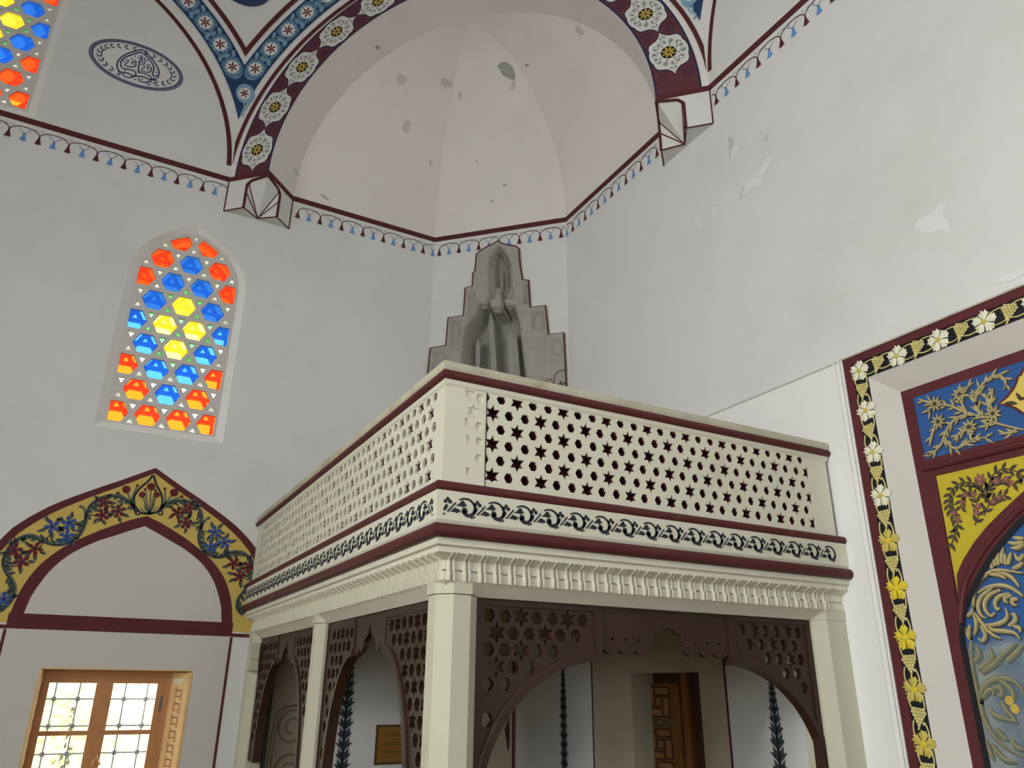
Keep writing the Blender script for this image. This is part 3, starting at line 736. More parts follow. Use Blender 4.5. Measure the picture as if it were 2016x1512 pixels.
# folded shutters lining both sides of the opening, light wood with inlaid strips
for sgn, xa, xb in ((1, W3[0]+.004, xl-.05), (-1, W3[1]-.004, xr+.075)):
    dv = Vector((xb-xa, .26, 0)); nv = Vector((dv.y*sgn, -dv.x*sgn, 0)); fr = Fr((xa, YW+.008, 0), dv, nv); wl = dv.length
    mb = MB(); fbox(mb, fr, 0, wl, z0, z1-.015, -.02, 0, 'wood_pale'); sh = mb.build('shutter', root)
    mb = MB(); fbox(mb, fr, wl*.30, wl*.85, z1-.15, z1-.09, 0, .006, 'cream'); mb.build('hinge_plate', sh)
    for k in range(9):
        b = z1-.22-k*.16
        for a0, a1, b0, b1, m_ in ((.30, .38, b-.13, b, 'wood_window'), (.62, .70, b-.10, b+.03, 'wood_window'), (.38, .62, b-.02, b, 'wood_inlay'), (.38, .62, b-.09, b-.075, 'wood_inlay')):
            mb = MB(); fbox(mb, fr, wl*a0, wl*a1, b0, b1, 0, .005, m_); mb.build('inlay_strip', sh)
mb = MB()
for a0, a1, b0, b1 in ((W3[0]-.012, W3[1]+.012, z1-.004, z1+.014), (W3[0]-.03, W3[0]+.002, z0, z1), (W3[1]-.002, W3[1]+.03, z0, z1)): fbox(mb, LW, a0, a1, b0, b1, -.02, .006, 'wood_pale')
mb.build('edge_strip', root)
# iron grille with knobs outside
G = LW.off(-.52); mb = MB(); gr = empty('window_grille'); tag(gr, 'iron window grille with round knobs behind the wooden casement', 'grille')
zs = [G.at(106, 1376)[1], G.at(95, 1430)[1]]; dz = zs[0]-zs[1]; zs = [zs[0]-dz*k for k in range(-1, 5)]
xs = [G.at(106, 1376)[0], G.at(153, 1376)[0], G.at(243, 1376)[0], G.at(287.5, 1376)[0]]; dx = (xs[3]-xs[0])/4; xs = [xs[0]+dx*k for k in range(-1, 6)]
me_k = None
for x in xs: mb = MB(); tube(mb, [G.p(x, z0-.1), G.p(x, z1+.12)], .009, 'iron', 6); mb.build('upright_bar', gr)
for z in zs: mb = MB(); tube(mb, [G.p(W3[0]-.05, z), G.p(W3[1]+.05, z)], .009, 'iron', 6); mb.build('cross_bar', gr)
mb = MB(); tube(mb, [(0, 0, -.030), (0, 0, -.026), (0, 0, -.01), (0, 0, .01), (0, 0, .026), (0, 0, .030)], lambda t: .004+.026*math.sin(PI*t)**.6, 'iron', 8); km = mb.mesh('knob')
for x in xs:
    for z in zs:
        if W3[0] < x < W3[1] and z0 < z < z1: link('knob', km, gr, G.p(x, z))
# garden outside
mb = MB(); box(mb, (-30, YW+.62, -.4), (30, 60, -.25), 'grass'); tag(mb.build('garden_ground'), 'sunlit grass seen through the casement window', 'ground', kind='structure')
def tree(x, y, hgt, r, lab, seed, n=2600):
    rr = random.Random(seed); root = empty('tree'); mb = MB()
    tube(mb, [(x, y, -.3), (x+.05, y, hgt*.35), (x, y+.1, hgt*.62)], lambda t: .13*(1-.6*t), 'bark', 7); mb.build('trunk', root)
    mb = MB()
    for i in range(n):
        d = Vector((rr.gauss(0, 1), rr.gauss(0, 1), rr.gauss(0, 1))).normalized()*(rr.random()**.45); c = Vector((x+d.x*r, y+d.y*r, hgt*.5+d.z*hgt*.62))
        if c.z < -.2: continue
        a = Vector((rr.uniform(-1, 1), rr.uniform(-1, 1), rr.uniform(-1, 1))).normalized(); b = a.orthogonal().normalized(); s = rr.uniform(.05, .11)
        mb.add([c-a*s, c+b*s*.5, c+a*s, c-b*s*.5], [[0, 1, 2, 3]], 'foliage')
    o = mb.build('foliage', root, fix=False); o['kind'] = 'stuff'; tag(root, lab, 'tree')
tree(-3.4, 20.5, 2.6, 1.5, 'pale green garden bush behind the left casement leaf', 1)
tree(.4, 21, 2.0, 1.7, 'pale green garden bush behind the middle of the casement window', 2)
tree(4.2, 21, 2.5, 1.5, 'pale green garden bush behind the right casement leaf', 3)

# ------------------------------------------------------------------ painted arch around the casement window
mb = MB(); ARX = .612
L1 = lambda pts: [(220+x/4.2, 900+y/4.2) for x, y in pts]
L0 = lambda pts: [(x/4.2, 900+y/4.2) for x, y in pts]
outR = LW.ats(L1([(355, 88), (470, 165), (600, 258), (720, 338), (850, 430), (960, 512), (1050, 590), (1130, 675), (1200, 765)])); outR += [(2.30, 3.02), (2.42, 2.75), (2.47, 2.5), (2.48, 2.25)]
inR = LW.ats(L1([(310, 490), (400, 540), (500, 600), (600, 665), (700, 740), (790, 815), (850, 880), (905, 955), (940, 1020), (970, 1105), (990, 1200), (996, 1320), (995, 1440)]))
tyR = LW.ats(L1([(285, 572), (380, 630), (480, 690), (590, 752), (680, 820), (750, 885), (800, 950), (845, 1030), (870, 1100), (892, 1180), (905, 1250), (907, 1365)]))
def full(h): 
    c = h[0][0]; return [(2*c-a, b) for a, b in h[:0:-1]]+h
def midc(h, c): return [(c, h[0][1])]+h[1:]
outR, inR, tyR = midc(outR, ARX), midc(inR, ARX), midc(tyR, ARX)
zsp = 2.245
o_, i_, t_ = full(outR), full(inR), full(tyR)
def bandpoly(mb, A, B, h, m):
    n = min(len(A), len(B))
    def res(P, k):
        L = [0]
        for p, q in zip(P, P[1:]): L.append(L[-1]+math.hypot(q[0]-p[0], q[1]-p[1]))
        out = []
        for j in range(k):
            s = L[-1]*j/(k-1); i = max(i for i in range(len(L)) if L[i] <= s+1e-9); i = min(i, len(P)-2); t = (s-L[i])/(L[i+1]-L[i]); out.append((P[i][0]+(P[i+1][0]-P[i][0])*t, P[i][1]+(P[i+1][1]-P[i][1])*t))
        return out
    def half(P): c = len(P)//2; return P[:c+1], P[c:]
    for a, b in zip(half(A), half(B)):
        a, b = res(a, 30), res(b, 30); vs = []; fs = []
        for p, q in zip(a, b): vs += [LW.p(*p, h), LW.p(*q, h)]
        for j in range(29): fs.append([2*j, 2*j+1, 2*j+3, 2*j+2])
        mb.add(vs, fs, m)
def inset(P, d): return [(ARX+(a-ARX)*(1-d/2.0), b-d*(.9 if abs(a-ARX) < 1.7 else 0)) for a, b in P]
bandpoly(mb, o_, i_, .004, 'arch_yellow')
bandpoly(mb, o_, inset(o_, .085), .007, 'maroon')
bandpoly(mb, i_, t_, .006, 'maroon')
xi = i_[-1][0]; poly(mb, LW, [(2*ARX-xi, zsp-.02), (xi, zsp-.02), (xi, t_[-1][1]), (2*ARX-xi, t_[-1][1])], .0068, 'maroon')
poly(mb, LW, t_, .004, 'tympanum_grey')
poly(mb, LW, [(xi, zsp-.025), (2.48, zsp-.025), (2.48, zsp+.02), (xi, zsp+.02)], .007, 'maroon'); poly(mb, LW, [(2*ARX-2.48, zsp-.025), (2*ARX-xi, zsp-.025), (2*ARX-xi, zsp+.02), (2*ARX-2.48, zsp+.02)], .007, 'maroon')
# grey painted field round the window with thin uprights at its edges
slab(mb, LW, [(2*ARX-xi, 0.05), (xi, 0.05), (xi, zsp-.02), (2*ARX-xi, zsp-.02)], [[(W3[0]-.005, z0), (W3[1]+.005, z0), (W3[1]+.005, z1+.005), (W3[0]-.005, z1+.005)]], .003, .0005, 'tympanum_grey')
for x in (xi, 2*ARX-xi): poly(mb, LW, [(x-.016, 0), (x+.016, 0), (x+.016, zsp-.03), (x-.016, zsp-.03)], .006, 'maroon')
mb.build('painted_arch', wall_left, fix=False)
# vine, leaves and flowers on the yellow band
mb = MB(); h = .009
def toL(conv, pts): return LW.ats(conv(pts))
vines = [(L0, [(1130, 460), (1080, 380), (980, 325), (860, 330), (760, 390), (720, 470), (700, 560), (650, 650), (560, 710), (450, 722), (350, 690), (280, 652), (200, 655), (110, 710), (50, 800), (30, 880), (60, 960), (100, 1020), (122, 1090), (90, 1190), (0, 1275)]),
         (L1, [(400, 440), (470, 380), (560, 360), (660, 375), (730, 440), (745, 520), (730, 600), (722, 680), (760, 770), (840, 822), (920, 822), (985, 788), (1080, 790), (1150, 850), (1172, 940), (1150, 1040), (1100, 1100), (1045, 1180), (1040, 1250), (1085, 1305)])]
rl = random.Random(8)
for conv, pts in vines:
    c = catmull(toL(conv, pts), 6); ribbon(mb, LW, c, .045, h, 'leaf_green'); ribbon(mb, LW, [(a-.008, b-.008) for a, b in c], .016, h+.002, 'leaf_dark')
for conv, pts in [(L0, [(700, 545), (705, 450), (670, 405), (655, 420)]), (L1, [(735, 600), (760, 540), (800, 500), (805, 515)])]:
    ribbon(mb, LW, catmull(toL(conv, pts), 5), .028, h, 'leaf_green')
mar = [(L0, q) for q in [(865, 378), (980, 450), (845, 480), (120, 770), (285, 760), (180, 865)]]+[(L1, q) for q in [(540, 460), (640, 425), (610, 545), (1005, 880), (1125, 910), (1050, 985)]]
blu = [(L0, q) for q in [(430, 575), (570, 545), (550, 655), (30, 1175)]]+[(L1, q) for q in [(850, 620), (930, 710), (820, 740)]]
fl = [LW.at(*c([q])[0]) for c, q in mar+blu]
vpts = [p for conv, pts in vines for p in catmull(toL(conv, pts), 3)]
for i, ((c, q)) in enumerate(mar+blu):
    a, b = fl[i]
    v = min(vpts, key=lambda p: (p[0]-a)**2+(p[1]-b)**2+.02*abs(p[1]-b))
    ribbon(mb, LW, catmull([v, ((v[0]+a)/2+.03, (v[1]+b)/2-.02), (a, b)], 4), .012, h, 'leaf_dark')
    for k in range(5):
        t = k*1.256+rl.uniform(-.3, .3); leaf(mb, LW, a+.055*math.cos(t), b+.055*math.sin(t), t+rl.uniform(-.5, .5), rl.uniform(.085, .125), .05, h, 'leaf_green', 'leaf_dark')
    flower(mb, LW, a, b, .088, h+.003, 'flower_maroon' if i < len(mar) else 'flower_blue', 'dark_plum', 5, rl.uniform(0, 1))
for conv, pts in vines:
    c = catmull(toL(conv, pts), 2)
    for i in range(1, len(c)-1):
        t = math.atan2(c[i+1][1]-c[i-1][1], c[i+1][0]-c[i-1][0])
        # inner side of each curl carries the leaves
        cr = (c[i][0]-c[i-1][0])*(c[i+1][1]-c[i][1])-(c[i][1]-c[i-1][1])*(c[i+1][0]-c[i][0]); s = 1 if cr > 0 else -1
        leaf(mb, LW, c[i][0], c[i][1], t+s*rl.uniform(.6, 1.1), rl.uniform(.07, .115), .05, h+.001, 'leaf_green', 'leaf_dark')
T = lambda pts, w, m='leaf_green': ribbon(mb, LW, catmull(toL(L1, pts), 5), w, h+.002, m)
T([(340, 150), (300, 200), (230, 260), (185, 330), (190, 400), (240, 460), (310, 470)], .026, 'leaf_dark'); T([(345, 150), (370, 230), (410, 310), (415, 390), (380, 450), (310, 470)], .026, 'leaf_dark')
for q in [(325, 260), (255, 320), (365, 320), (275, 270), (360, 275), (235, 420), (380, 410), (265, 400), (350, 390)]: T([(308, 470), ((308+q[0])/2, (470+q[1])/2+12), q], .014)
for q in [(120, 268), (50, 300), (212, 232)]: T([(190, 430), (160, 370), q], .018)
for q in [(515, 295), (578, 327), (437, 262)]: T([(405, 430), (440, 380), q], .018)
for x, y, r in [(325, 245, .052), (250, 312, .040), (370, 312, .040), (120, 268, .052), (515, 295, .056), (50, 300, .022), (212, 235, .018), (578, 327, .022), (437, 262, .018), (275, 268, .018), (362, 275, .018)]:
    a, b = LW.at(*L1([(x, y)])[0]); disc(mb, LW, a, b, r, h+.005, 'flower_maroon', 9)
for x in (215, 402): a, b = LW.at(*L1([(x, 462)])[0]); ring(mb, LW, a, b, .018, .036, h+.004, 'leaf_dark', 10)
mb.build('painted_vine', wall_left, fix=False)
# ------------------------------------------------------------------ stalactite hood of the corner niche
root = empty('niche_hood'); tag(root, 'grey carved stalactite hood with stepped outline behind the gallery parapet', 'niche')
def lerp(x, tab):
    if x <= tab[0][0]: return tab[0][1]
    for (a, b), (c, d) in zip(tab, tab[1:]):
        if x <= c: return b+(d-b)*(x-a)/(c-a)
    return tab[-1][1]
def ss(t): t = max(0., min(1., t)); return t*t*(3-2*t)
def depth(x, y):
    d = 0.
    if 484 < y < 588:                        # tall fluted shell at the top
        w = lerp(y, [(484, .5), (492, 9), (503, 17), (520, 22), (588, 24)]); cx = lerp(y, [(484, 981), (588, 986)]); t = (x-cx)/w
        if abs(t) < 1: d = max(d, .30*math.sqrt(1-t*t)*(.78+.22*math.cos(4*PI*t))*ss((592-y)/10+.3))
    if 560 < y < 604:                        # hanging lobes
        for cx, hw, yb in [(950, 10, 602), (977, 13, 610), (1004, 11, 604)]:
            if abs(x-cx) < hw and y < yb: d = min(d, .05+.12*abs(x-cx)/hw)
    if y >= 590:
        xl = lerp(y, [(590, 938), (612, 934), (640, 915), (665, 907), (700, 904), (760, 898)]); xr = lerp(y, [(590, 1014), (612, 1018), (640, 1026), (700, 1034), (760, 1042)])
        if xl < x < xr:
            t = 2*(x-xl)/(xr-xl)-1; e = ss((1-abs(t))*3.2)
            d = max(d, e*(.26+.14*(1-t*t)))
            rid = max(0, 1-abs(x-lerp(y, [(590, 957), (720, 966)]))/9); d -= .16*ss(rid)*e
            rid = max(0, 1-abs(x-lerp(y, [(640, 1000), (760, 996)]))/26); d -= .07*ss(rid)*ss((y-630)/25)*e
            rid = max(0, 1-abs(x-lerp(y, [(620, 930), (700, 932)]))/7); d -= .08*ss(rid)*ss((y-650)/20)*e
        for cx, hw, yb in [(950, 9, 600), (977, 12, 609), (1003, 10, 603)]:
            q = (y-yb)/5
            if abs(x-cx) < hw and q < 1: d *= ss(q*.5+.5)
    # small stepped blocks left and right
    for x0, x1, y0, y1, k in [(886, 906, 630, 690, .05), (920, 936, 572, 622, .05), (1046, 1072, 612, 650, .05), (1030, 1042, 560, 600, .05), (850, 876, 692, 730, .04), (1084, 1108, 668, 700, .03)]:
        if x0 < x < x1 and y0 < y < y1: d = max(d, k*ss(min(x-x0, x1-x, y-y0, y1-y)/5))
    return d
HS_ = CH.off(.05)
xs = []; y = 478.
lim = HOOD_PX
grid = []
yy = 480.
while yy < 800:
    xx = 846.
    while xx < 1120:
        if inside((xx, yy), [(846, 800)]+[(max(847, x), y_) for x, y_ in HOOD_PX[1:-1]]+[(1118, 800)]): grid.append((xx, yy))
        xx += 2.6
    yy += 2.8
def inset_ok(p): return p[1] > hz+.02
gp = [(HS_.at(x, y_), depth(x, y_)) for x, y_ in grid]
outl = [(a, b) for a, b in HOOD_OUT]
ex = [g for g, d in gp if inside(g, outl) and min(math.hypot(g[0]-q[0], g[1]-q[1]) for q in outl) > .012]
dm = {(round(g[0], 4), round(g[1], 4)): d for g, d in gp}
V, T_ = tri2d(outl, [], ex)
mb = MB(); mb.add([CH.p(a, b, .05-1.45*dm.get((round(a, 4), round(b, 4)), 0.)) for a, b in V], T_, 'stone_grey')
n = len(outl); mb.add([CH.p(a, b, .05) for a, b in outl]+[CH.p(a, b, -.02) for a, b in outl], [[i, (i+1) % n, n+(i+1) % n, n+i] for i in range(n)], 'stone_grey')
mb.build('carved_shell', root, smooth=True)
for x0, y0_, y1_, r_, hh in ((950, 572, 602, .075, .0), (962, 566, 596, .05, -.03), (977, 570, 611, .105, .0), (1003, 566, 604, .085, .0), (1018, 556, 590, .05, .02)):
    pa, pb = HS_.at(x0, y0_), HS_.at(x0, y1_)
    mb = MB(); tube(mb, [CH.p(pa[0]+(pb[0]-pa[0])*t, pa[1]+(pb[1]-pa[1])*t, hh-.10) for t in (0, .3, .6, .8, .92, 1)], (lambda rr: lambda t: rr*(.75+.25*t if t < .55 else max(.08, 1-((t-.55)/.45)**2.2*.92)))(r_), 'stone_grey', 10); mb.build('pendant', root, smooth=True)
for (xa, ya), (xb, yb), r_ in (((957, 604), (966, 745), .055), ((932, 655), (930, 745), .045), ((1000, 640), (1008, 748), .10)):
    pa, pb = HS_.at(xa, ya), HS_.at(xb, yb)
    mb = MB(); tube(mb, [CH.p(pa[0]+(pb[0]-pa[0])*t, pa[1]+(pb[1]-pa[1])*t, -.22) for t in (0, .15, .5, 1)], (lambda rr: lambda t: rr*min(1, .25+2.4*t))(r_), 'stone_grey', 6); mb.build('engaged_shaft', root)
mb = MB(); tube(mb, [CH.p(a, b, .045) for a, b in outl], .014, 'maroon_line', 6); mb.build('painted_outline', root)
mb = MB(); Q = lambda pts, w, m, hh: ribbon(mb, CH, catmull(CH.off(.05).ats([(780+x/4.32, 450+y_/4.32) for x, y_ in pts]), 5), w, hh, m)
Q([(1345, 1340), (1345, 1270), (1375, 1220), (1430, 1205), (1440, 1240), (1445, 1340)], .014, 'maroon_line', .055); Q([(1265, 1310), (1290, 1285), (1320, 1285), (1330, 1330)], .012, 'maroon_line', .055)
Q([(1385, 1340), (1400, 1300), (1405, 1350)], .016, 'stencil_black', .056); Q([(1410, 1350), (1425, 1310), (1440, 1320), (1440, 1350)], .016, 'stencil_black', .056)
mb.build('painted_inscription', root, fix=False)

# ------------------------------------------------------------------ gallery
XG, YG = 2.063, 4.773
PF = Fr((0, YG, 0), (1, 0, 0), (0, -1, 0)); LF = Fr((XG, 0, 0), (0, 1, 0), (-1, 0, 0))
gal = empty('gallery'); tag(gal, 'raised cream corner gallery with pierced parapet and maroon mouldings', 'gallery')
def sweep(name, prof, m, parent=gal, x1=XL, y1=YW, smooth=False, ms=None):
    mb = MB(); n = len(prof); vs = []; fs = []
    for e, z in prof: vs += [(XG-e, y1, z), (XG-e, YG-e, z), (x1, YG-e, z)]
    for i in range(n):
        j = (i+1) % n
        mm = ms[i] if ms else m
        mb.add([vs[3*i], vs[3*j], vs[3*j+1], vs[3*i+1]], [[0, 1, 2, 3]], mm); mb.add([vs[3*i+1], vs[3*j+1], vs[3*j+2], vs[3*i+2]], [[0, 1, 2, 3]], mm)
    mb.add([vs[3*i] for i in range(n)], [list(range(n))], m); mb.add([vs[3*i+2] for i in range(n)], [list(range(n))], m)
    o = mb.build(name, parent)
    if smooth:
        for p in o.data.polygons: p.use_smooth = True
    return o
def torus(c, r, zc, kz=1., e0=-.02, n=8): return [(e0, zc+r*kz)]+[(c+r*math.sin(t)-r*.3, zc+r*kz*math.cos(t)) for t in [PI*k/n for k in range(n+1)]]+[(e0, zc-r*kz)]
XE = XL-.02
sweep('handrail_cap', [(-.12, 3.77), (.022, 3.77), (.032, 3.795), (.034, 3.832), (-.12, 3.835)], 'cream_dirty', x1=XE-.0)
sweep('upper_red_moulding', torus(.022, .034, 3.736), 'maroon_gloss', x1=XE)
sweep('upper_fillet', [(-.08, 3.655), (0.002, 3.655), (.012, 3.672), (.012, 3.703), (-.08, 3.703)], 'cream', x1=XE-.01)
sweep('lower_red_moulding', torus(.045, .036, 2.897), 'maroon_gloss', x1=XE+.01)
fz = sweep('frieze_board', [(-.08, 2.64), (.034, 2.64), (.048, 2.664), (.05, 2.866), (-.08, 2.866)], 'cream', x1=XE+.012)
sweep('great_red_moulding', torus(.055, .046, 2.594), 'maroon_gloss', x1=XE+.015)
cor = sweep('cornice', [(-.26, 2.56), (.026, 2.548), (.026, 2.503), (.002, 2.492), (.002, 2.456), (-.080, 2.414), (-.078, 2.356), (-.098, 2.354), (-.098, 2.344), (-.070, 2.342), (-.070, 2.285), (-.165, 2.195), (-.30, 2.195), (-.30, 2.5)], 'cream', x1=XL-.005)
# ribs: paired ridges down the cove
RP = [(.004, 2.458), (-.074, 2.416), (-.070, 2.352), (-.058, 2.342), (-.060, 2.279)]
def rib_mesh(fr, side):
    mb = MB()
    for off in (-.017, .017):
        vs = []; fs = []
        for (e, z) in RP:
            for da, dh in ((-.007, -.012), (-.005, .019), (.005, .019), (.007, -.012)):
                P = fr.p(off+da, z, e+dh); vs.append(P)
        for i in range(len(RP)-1):
            for k in range(4): fs.append([4*i+k, 4*i+(k+1) % 4, 4*i+4+(k+1) % 4, 4*i+4+k])
        fs += [[0, 1, 2, 3], [4*len(RP)-4+k for k in (3, 2, 1, 0)]]; mb.add(vs, fs, 'cream')
    return mb.mesh('cornice_rib')
rm = rib_mesh(Fr((0, YG, 0), (1, 0, 0), (0, -1, 0)), 0); rm2 = rib_mesh(Fr((XG, 0, 0), (0, 1, 0), (-1, 0, 0)), 1)
k = 0
while 2.184+.118*k < 5.95: link('cornice_rib', rm, cor, (2.184+.118*k, 0, 0)); k += 1
k = 0
while 4.90+.118*k < YW-.18: link('cornice_rib', rm2, cor, (0, 4.90+.118*k, 0)); k += 1
# pierced parapet panels
def hexo(a, b, r, sy=1.): return [(a+r*math.cos(t), b+sy*r*math.sin(t)) for t in [PI/3*k for k in range(6)]]
def staro(a, b, r, q=.52, sy=1.): return [(a+(r if k % 2 == 0 else r*q)*math.cos(PI/2+k*PI/6), b+sy*(r if k % 2 == 0 else r*q)*math.sin(PI/2+k*PI/6)) for k in range(12)]
def lattice(a0, row0, nrow, A, Rw, lo, hi, b0, b1, rh, rs, keep=None):
    H = []
    for r in range(nrow):
        z = row0-Rw*r; k0 = int((lo-a0)/A)-3; k1 = int((hi-a0)/A)+3
        for k in range(k0, k1):
            a = a0+(k+(.5 if r % 2 == 0 else 0))*A
            st = ((k-1) % 3 == 0) if r % 2 == 0 else (k % 3 == 0)
            q = staro(a, z, rs) if st else hexo(a, z, rh)
            if keep and not all(keep(*p) for p in q): continue
            q = clip(q, lo, hi, b0, b1)
            if q: H.append(q)
    return H
ZP0, ZP1 = 2.92, 3.66
mb = MB()
H = lattice(2.454, 3.624, 6, .138, .1195, 2.40, 5.79, 2.985, 3.648, .042, .070)
blind = [staro(2.29, 3.49, .055), clip(hexo(2.345, 3.60, .04), 2.25, 2.37, 3.5, 3.66), clip(hexo(2.225, 3.40, .036), 2.225, 2.4, 3.3, 3.5), clip(hexo(2.34, 3.38, .036), 2.2, 2.375, 3.3, 3.5), hexo(2.345, 3.265, .034), clip(hexo(2.24, 3.27, .034), 2.24, 2.4, 3.2, 3.4), hexo(2.345, 3.14, .034), clip(hexo(2.255, 3.03, .034), 2.245, 2.4, 2.9, 3.2), clip(staro(2.255, 3.62, .05), 2.22, 2.4, 3.5, 3.645)]
slab(mb, PF, [(XG, ZP0), (XE-.03, ZP0), (XE-.03, ZP1), (XG, ZP1)], H, 0, -.02, 'cream', blind=[b for b in blind if b])
slab(mb, PF, [(XG+.03, ZP0), (XE-.03, ZP0), (XE-.03, ZP1), (XG+.03, ZP1)], H, -.0202, -.075, 'maroon')
pp = mb.build('parapet_panel', gal)
mb = MB(); poly(mb, PF, [(2.392, 2.93), (2.398, 2.93), (2.399, 3.2), (2.402, 3.45), (2.400, 3.70), (2.393, 3.70), (2.394, 3.45), (2.390, 3.2)], .0035, 'stencil_black'); mb.build('crack', pp, fix=False)
mb = MB()
H = lattice(5.03, 3.624, 6, .138, .1195, 4.93, YW-.32, 2.985, 3.648, .042, .070)
slab(mb, LF, [(YG+.0202, ZP0), (YW, ZP0), (YW, ZP1), (YG+.0202, ZP1)], H, 0, -.02, 'cream')
slab(mb, LF, [(YG+.0755, ZP0), (YW, ZP0), (YW, ZP1), (YG+.0755, ZP1)], H, -.0202, -.075, 'maroon')
mb.build('parapet_panel', gal)
for nm, f, a0, a1 in (('front', PF, XG+.14, XE-.03), ('side', LF, YG+.14, YW)):
    mb = MB(); fbox(mb, f, a0, a1, ZP0, ZP1, -.13, -.10, 'maroon'); mb.build('lining_board', gal)
# stencilled scrolls on the frieze
def stencil(mb, fr, a0, h):
    T = lambda x, y: (a0+(x-250)/1680, 2.793-(y-365-.107*(x-250))/1950)
    R = lambda pts, w, tp=None: ribbon(mb, fr, catmull([T(*p) for p in pts], 4), w, h, 'stencil_black', taper=tp)
    for x, y, r in ((250, 340, 24), (222, 372, 24), (280, 378, 26)): a, b = T(x, y); disc(mb, fr, a, b, r/1750, h, 'stencil_black', 8)
    R([(245, 415), (228, 455), (205, 498)], .017, lambda t: .3+1.1*math.sin(PI*min(1, t*.9+.1))); R([(352, 392), (320, 430), (285, 475), (250, 512)], .011)
    a, b = T(210, 542); disc(mb, fr, a, b, .008, h, 'stencil_black', 7)
    poly(mb, fr, [T(*p) for p in [(352, 432), (395, 405), (430, 362), (455, 362), (470, 395), (500, 432), (470, 436), (452, 458), (430, 438)]], h, 'stencil_black')
    poly(mb, fr, [T(*p) for p in [(283, 508), (315, 490), (340, 455), (370, 466), (410, 490), (416, 520), (390, 515), (372, 535), (345, 518)]], h, 'stencil_black')
    R([(395, 352), (450, 334), (520, 346), (575, 395), (598, 460), (588, 520), (550, 560), (500, 558), (468, 528), (455, 490)], .022, lambda t: .45+1.0*t)
    a, b = T(468, 497); disc(mb, fr, a, b, .022, h, 'stencil_black', 9); a, b = T(560, 592); disc(mb, fr, a, b, .008, h, 'stencil_black', 7)
mb = MB(); k = 0; PFz = PF.off(.05)
while 2.09+.2265*k < XE-.16: stencil(mb, PFz, 2.09+.2265*k, .003); k += 1
mb.build('stencil_scrolls', fz, fix=False)
mb = MB(); k = 0; LFz = LF.off(.05)
while 4.95+.2265*k < YW-.1: stencil(mb, LFz, YW+4.83-(4.95+.2265*k)-.15, .003); k += 1
mb.build('stencil_scrolls', fz, fix=False)
# floor deck of the gallery
mb = MB(); box(mb, (XG+.30, YG+.30, 2.33), (XW, YW, 2.52), 'slab_under'); mb.build('deck', gal)

# columns
def octo(cx, cy, h):
    s = h*math.tan(PI/8); return [(cx-h, cy+s), (cx-h, cy-s), (cx-s, cy-h), (cx+s, cy-h), (cx+h, cy-s), (cx+h, cy+s), (cx+s, cy+h), (cx-s, cy+h)]
def column(cx, cy, h, label, cap=True):
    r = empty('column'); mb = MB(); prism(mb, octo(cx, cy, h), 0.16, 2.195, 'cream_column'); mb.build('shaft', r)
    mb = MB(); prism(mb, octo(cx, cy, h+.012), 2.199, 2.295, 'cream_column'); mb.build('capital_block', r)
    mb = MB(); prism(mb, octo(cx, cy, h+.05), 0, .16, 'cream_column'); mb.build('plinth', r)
    tag(r, label, 'column')
column(2.283, 5.003, .155, 'thick cream octagonal column under the near corner of the gallery')
column(2.262, 7.97, .125, 'slim cream octagonal column between the two side arches')
def pilaster(pts, label, extra=None):
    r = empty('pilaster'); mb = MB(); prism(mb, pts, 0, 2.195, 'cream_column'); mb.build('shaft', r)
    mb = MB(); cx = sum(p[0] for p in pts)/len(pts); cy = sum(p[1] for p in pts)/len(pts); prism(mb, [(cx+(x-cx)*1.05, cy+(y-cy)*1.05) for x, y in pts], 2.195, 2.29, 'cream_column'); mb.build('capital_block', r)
    if extra: extra(r)
    tag(r, label, 'pilaster')
pilaster([(5.842, 4.845), (6.09, 4.845), (6.09, 5.16), (5.752, 5.16), (5.752, 4.935)], 'cream pilaster of the gallery against the wall beside the prayer niche')
def corbel(r):
    mb = MB()
    for z0_, z1_, e in ((2.02, 2.14, .05), (1.94, 2.02, .07), (1.88, 1.94, .05), (1.80, 1.88, .09)): box(mb, (2.135-e*.4, 10.90-e, z0_), (2.215, 10.99, z1_), 'cream_column')
    mb.build('corbel', r)
pilaster([(2.135, 10.99), (2.225, 10.90), (2.40, 10.90), (2.40, 11.2), (2.135, 11.2)], 'cream pilaster of the gallery beside the yellow painted arch', corbel)
# ------------------------------------------------------------------ carved dark wood screens between the columns
def spandrel(name, fr, root, pts_outer, arch, lo, hi, b0, b1, a0, row0, rows, t=.05, A=.1315, Rw=.1125):
    def keep(a, b):
        if not (lo-.03 < a < hi+.03): return False
        return inside((a, b), pts_outer) and min(math.hypot(a-p[0], b-p[1]) for p in arch) > .055
    H = lattice(a0, row0, rows, A, Rw, lo, hi, b0, b1, .051, .075, keep)
    mb = MB(); slab(mb, fr, pts_outer, H, t/2, -t/2, 'wood_dark'); sp = mb.build(name, root)
    mb = MB(); vs = []; fs = []
    n = len(arch)
    for i, (a, b) in enumerate(arch):
        p, q = arch[max(0, i-1)], arch[min(n-1, i+1)]; l = math.hypot(q[0]-p[0], q[1]-p[1]); nx, ny = -(q[1]-p[1])/l, (q[0]-p[0])/l
        if ny < 0: nx, ny = -nx, -ny
        for da, dh in ((-.004, -.05), (-.004, .046), (.045, .046), (.062, .036), (.062, -.05)): vs.append(fr.p(a+nx*da, b+ny*da, dh))
    for i in range(n-1):
        for k in range(5): fs.append([5*i+k, 5*i+(k+1) % 5, 5*i+5+(k+1) % 5, 5*i+5+k])
    fs += [[0, 1, 2, 3, 4], [5*(n-1)+k for k in (4, 3, 2, 1, 0)]]; mb.add(vs, fs, 'wood_dark'); mb.build('arch_moulding', root)
    return sp
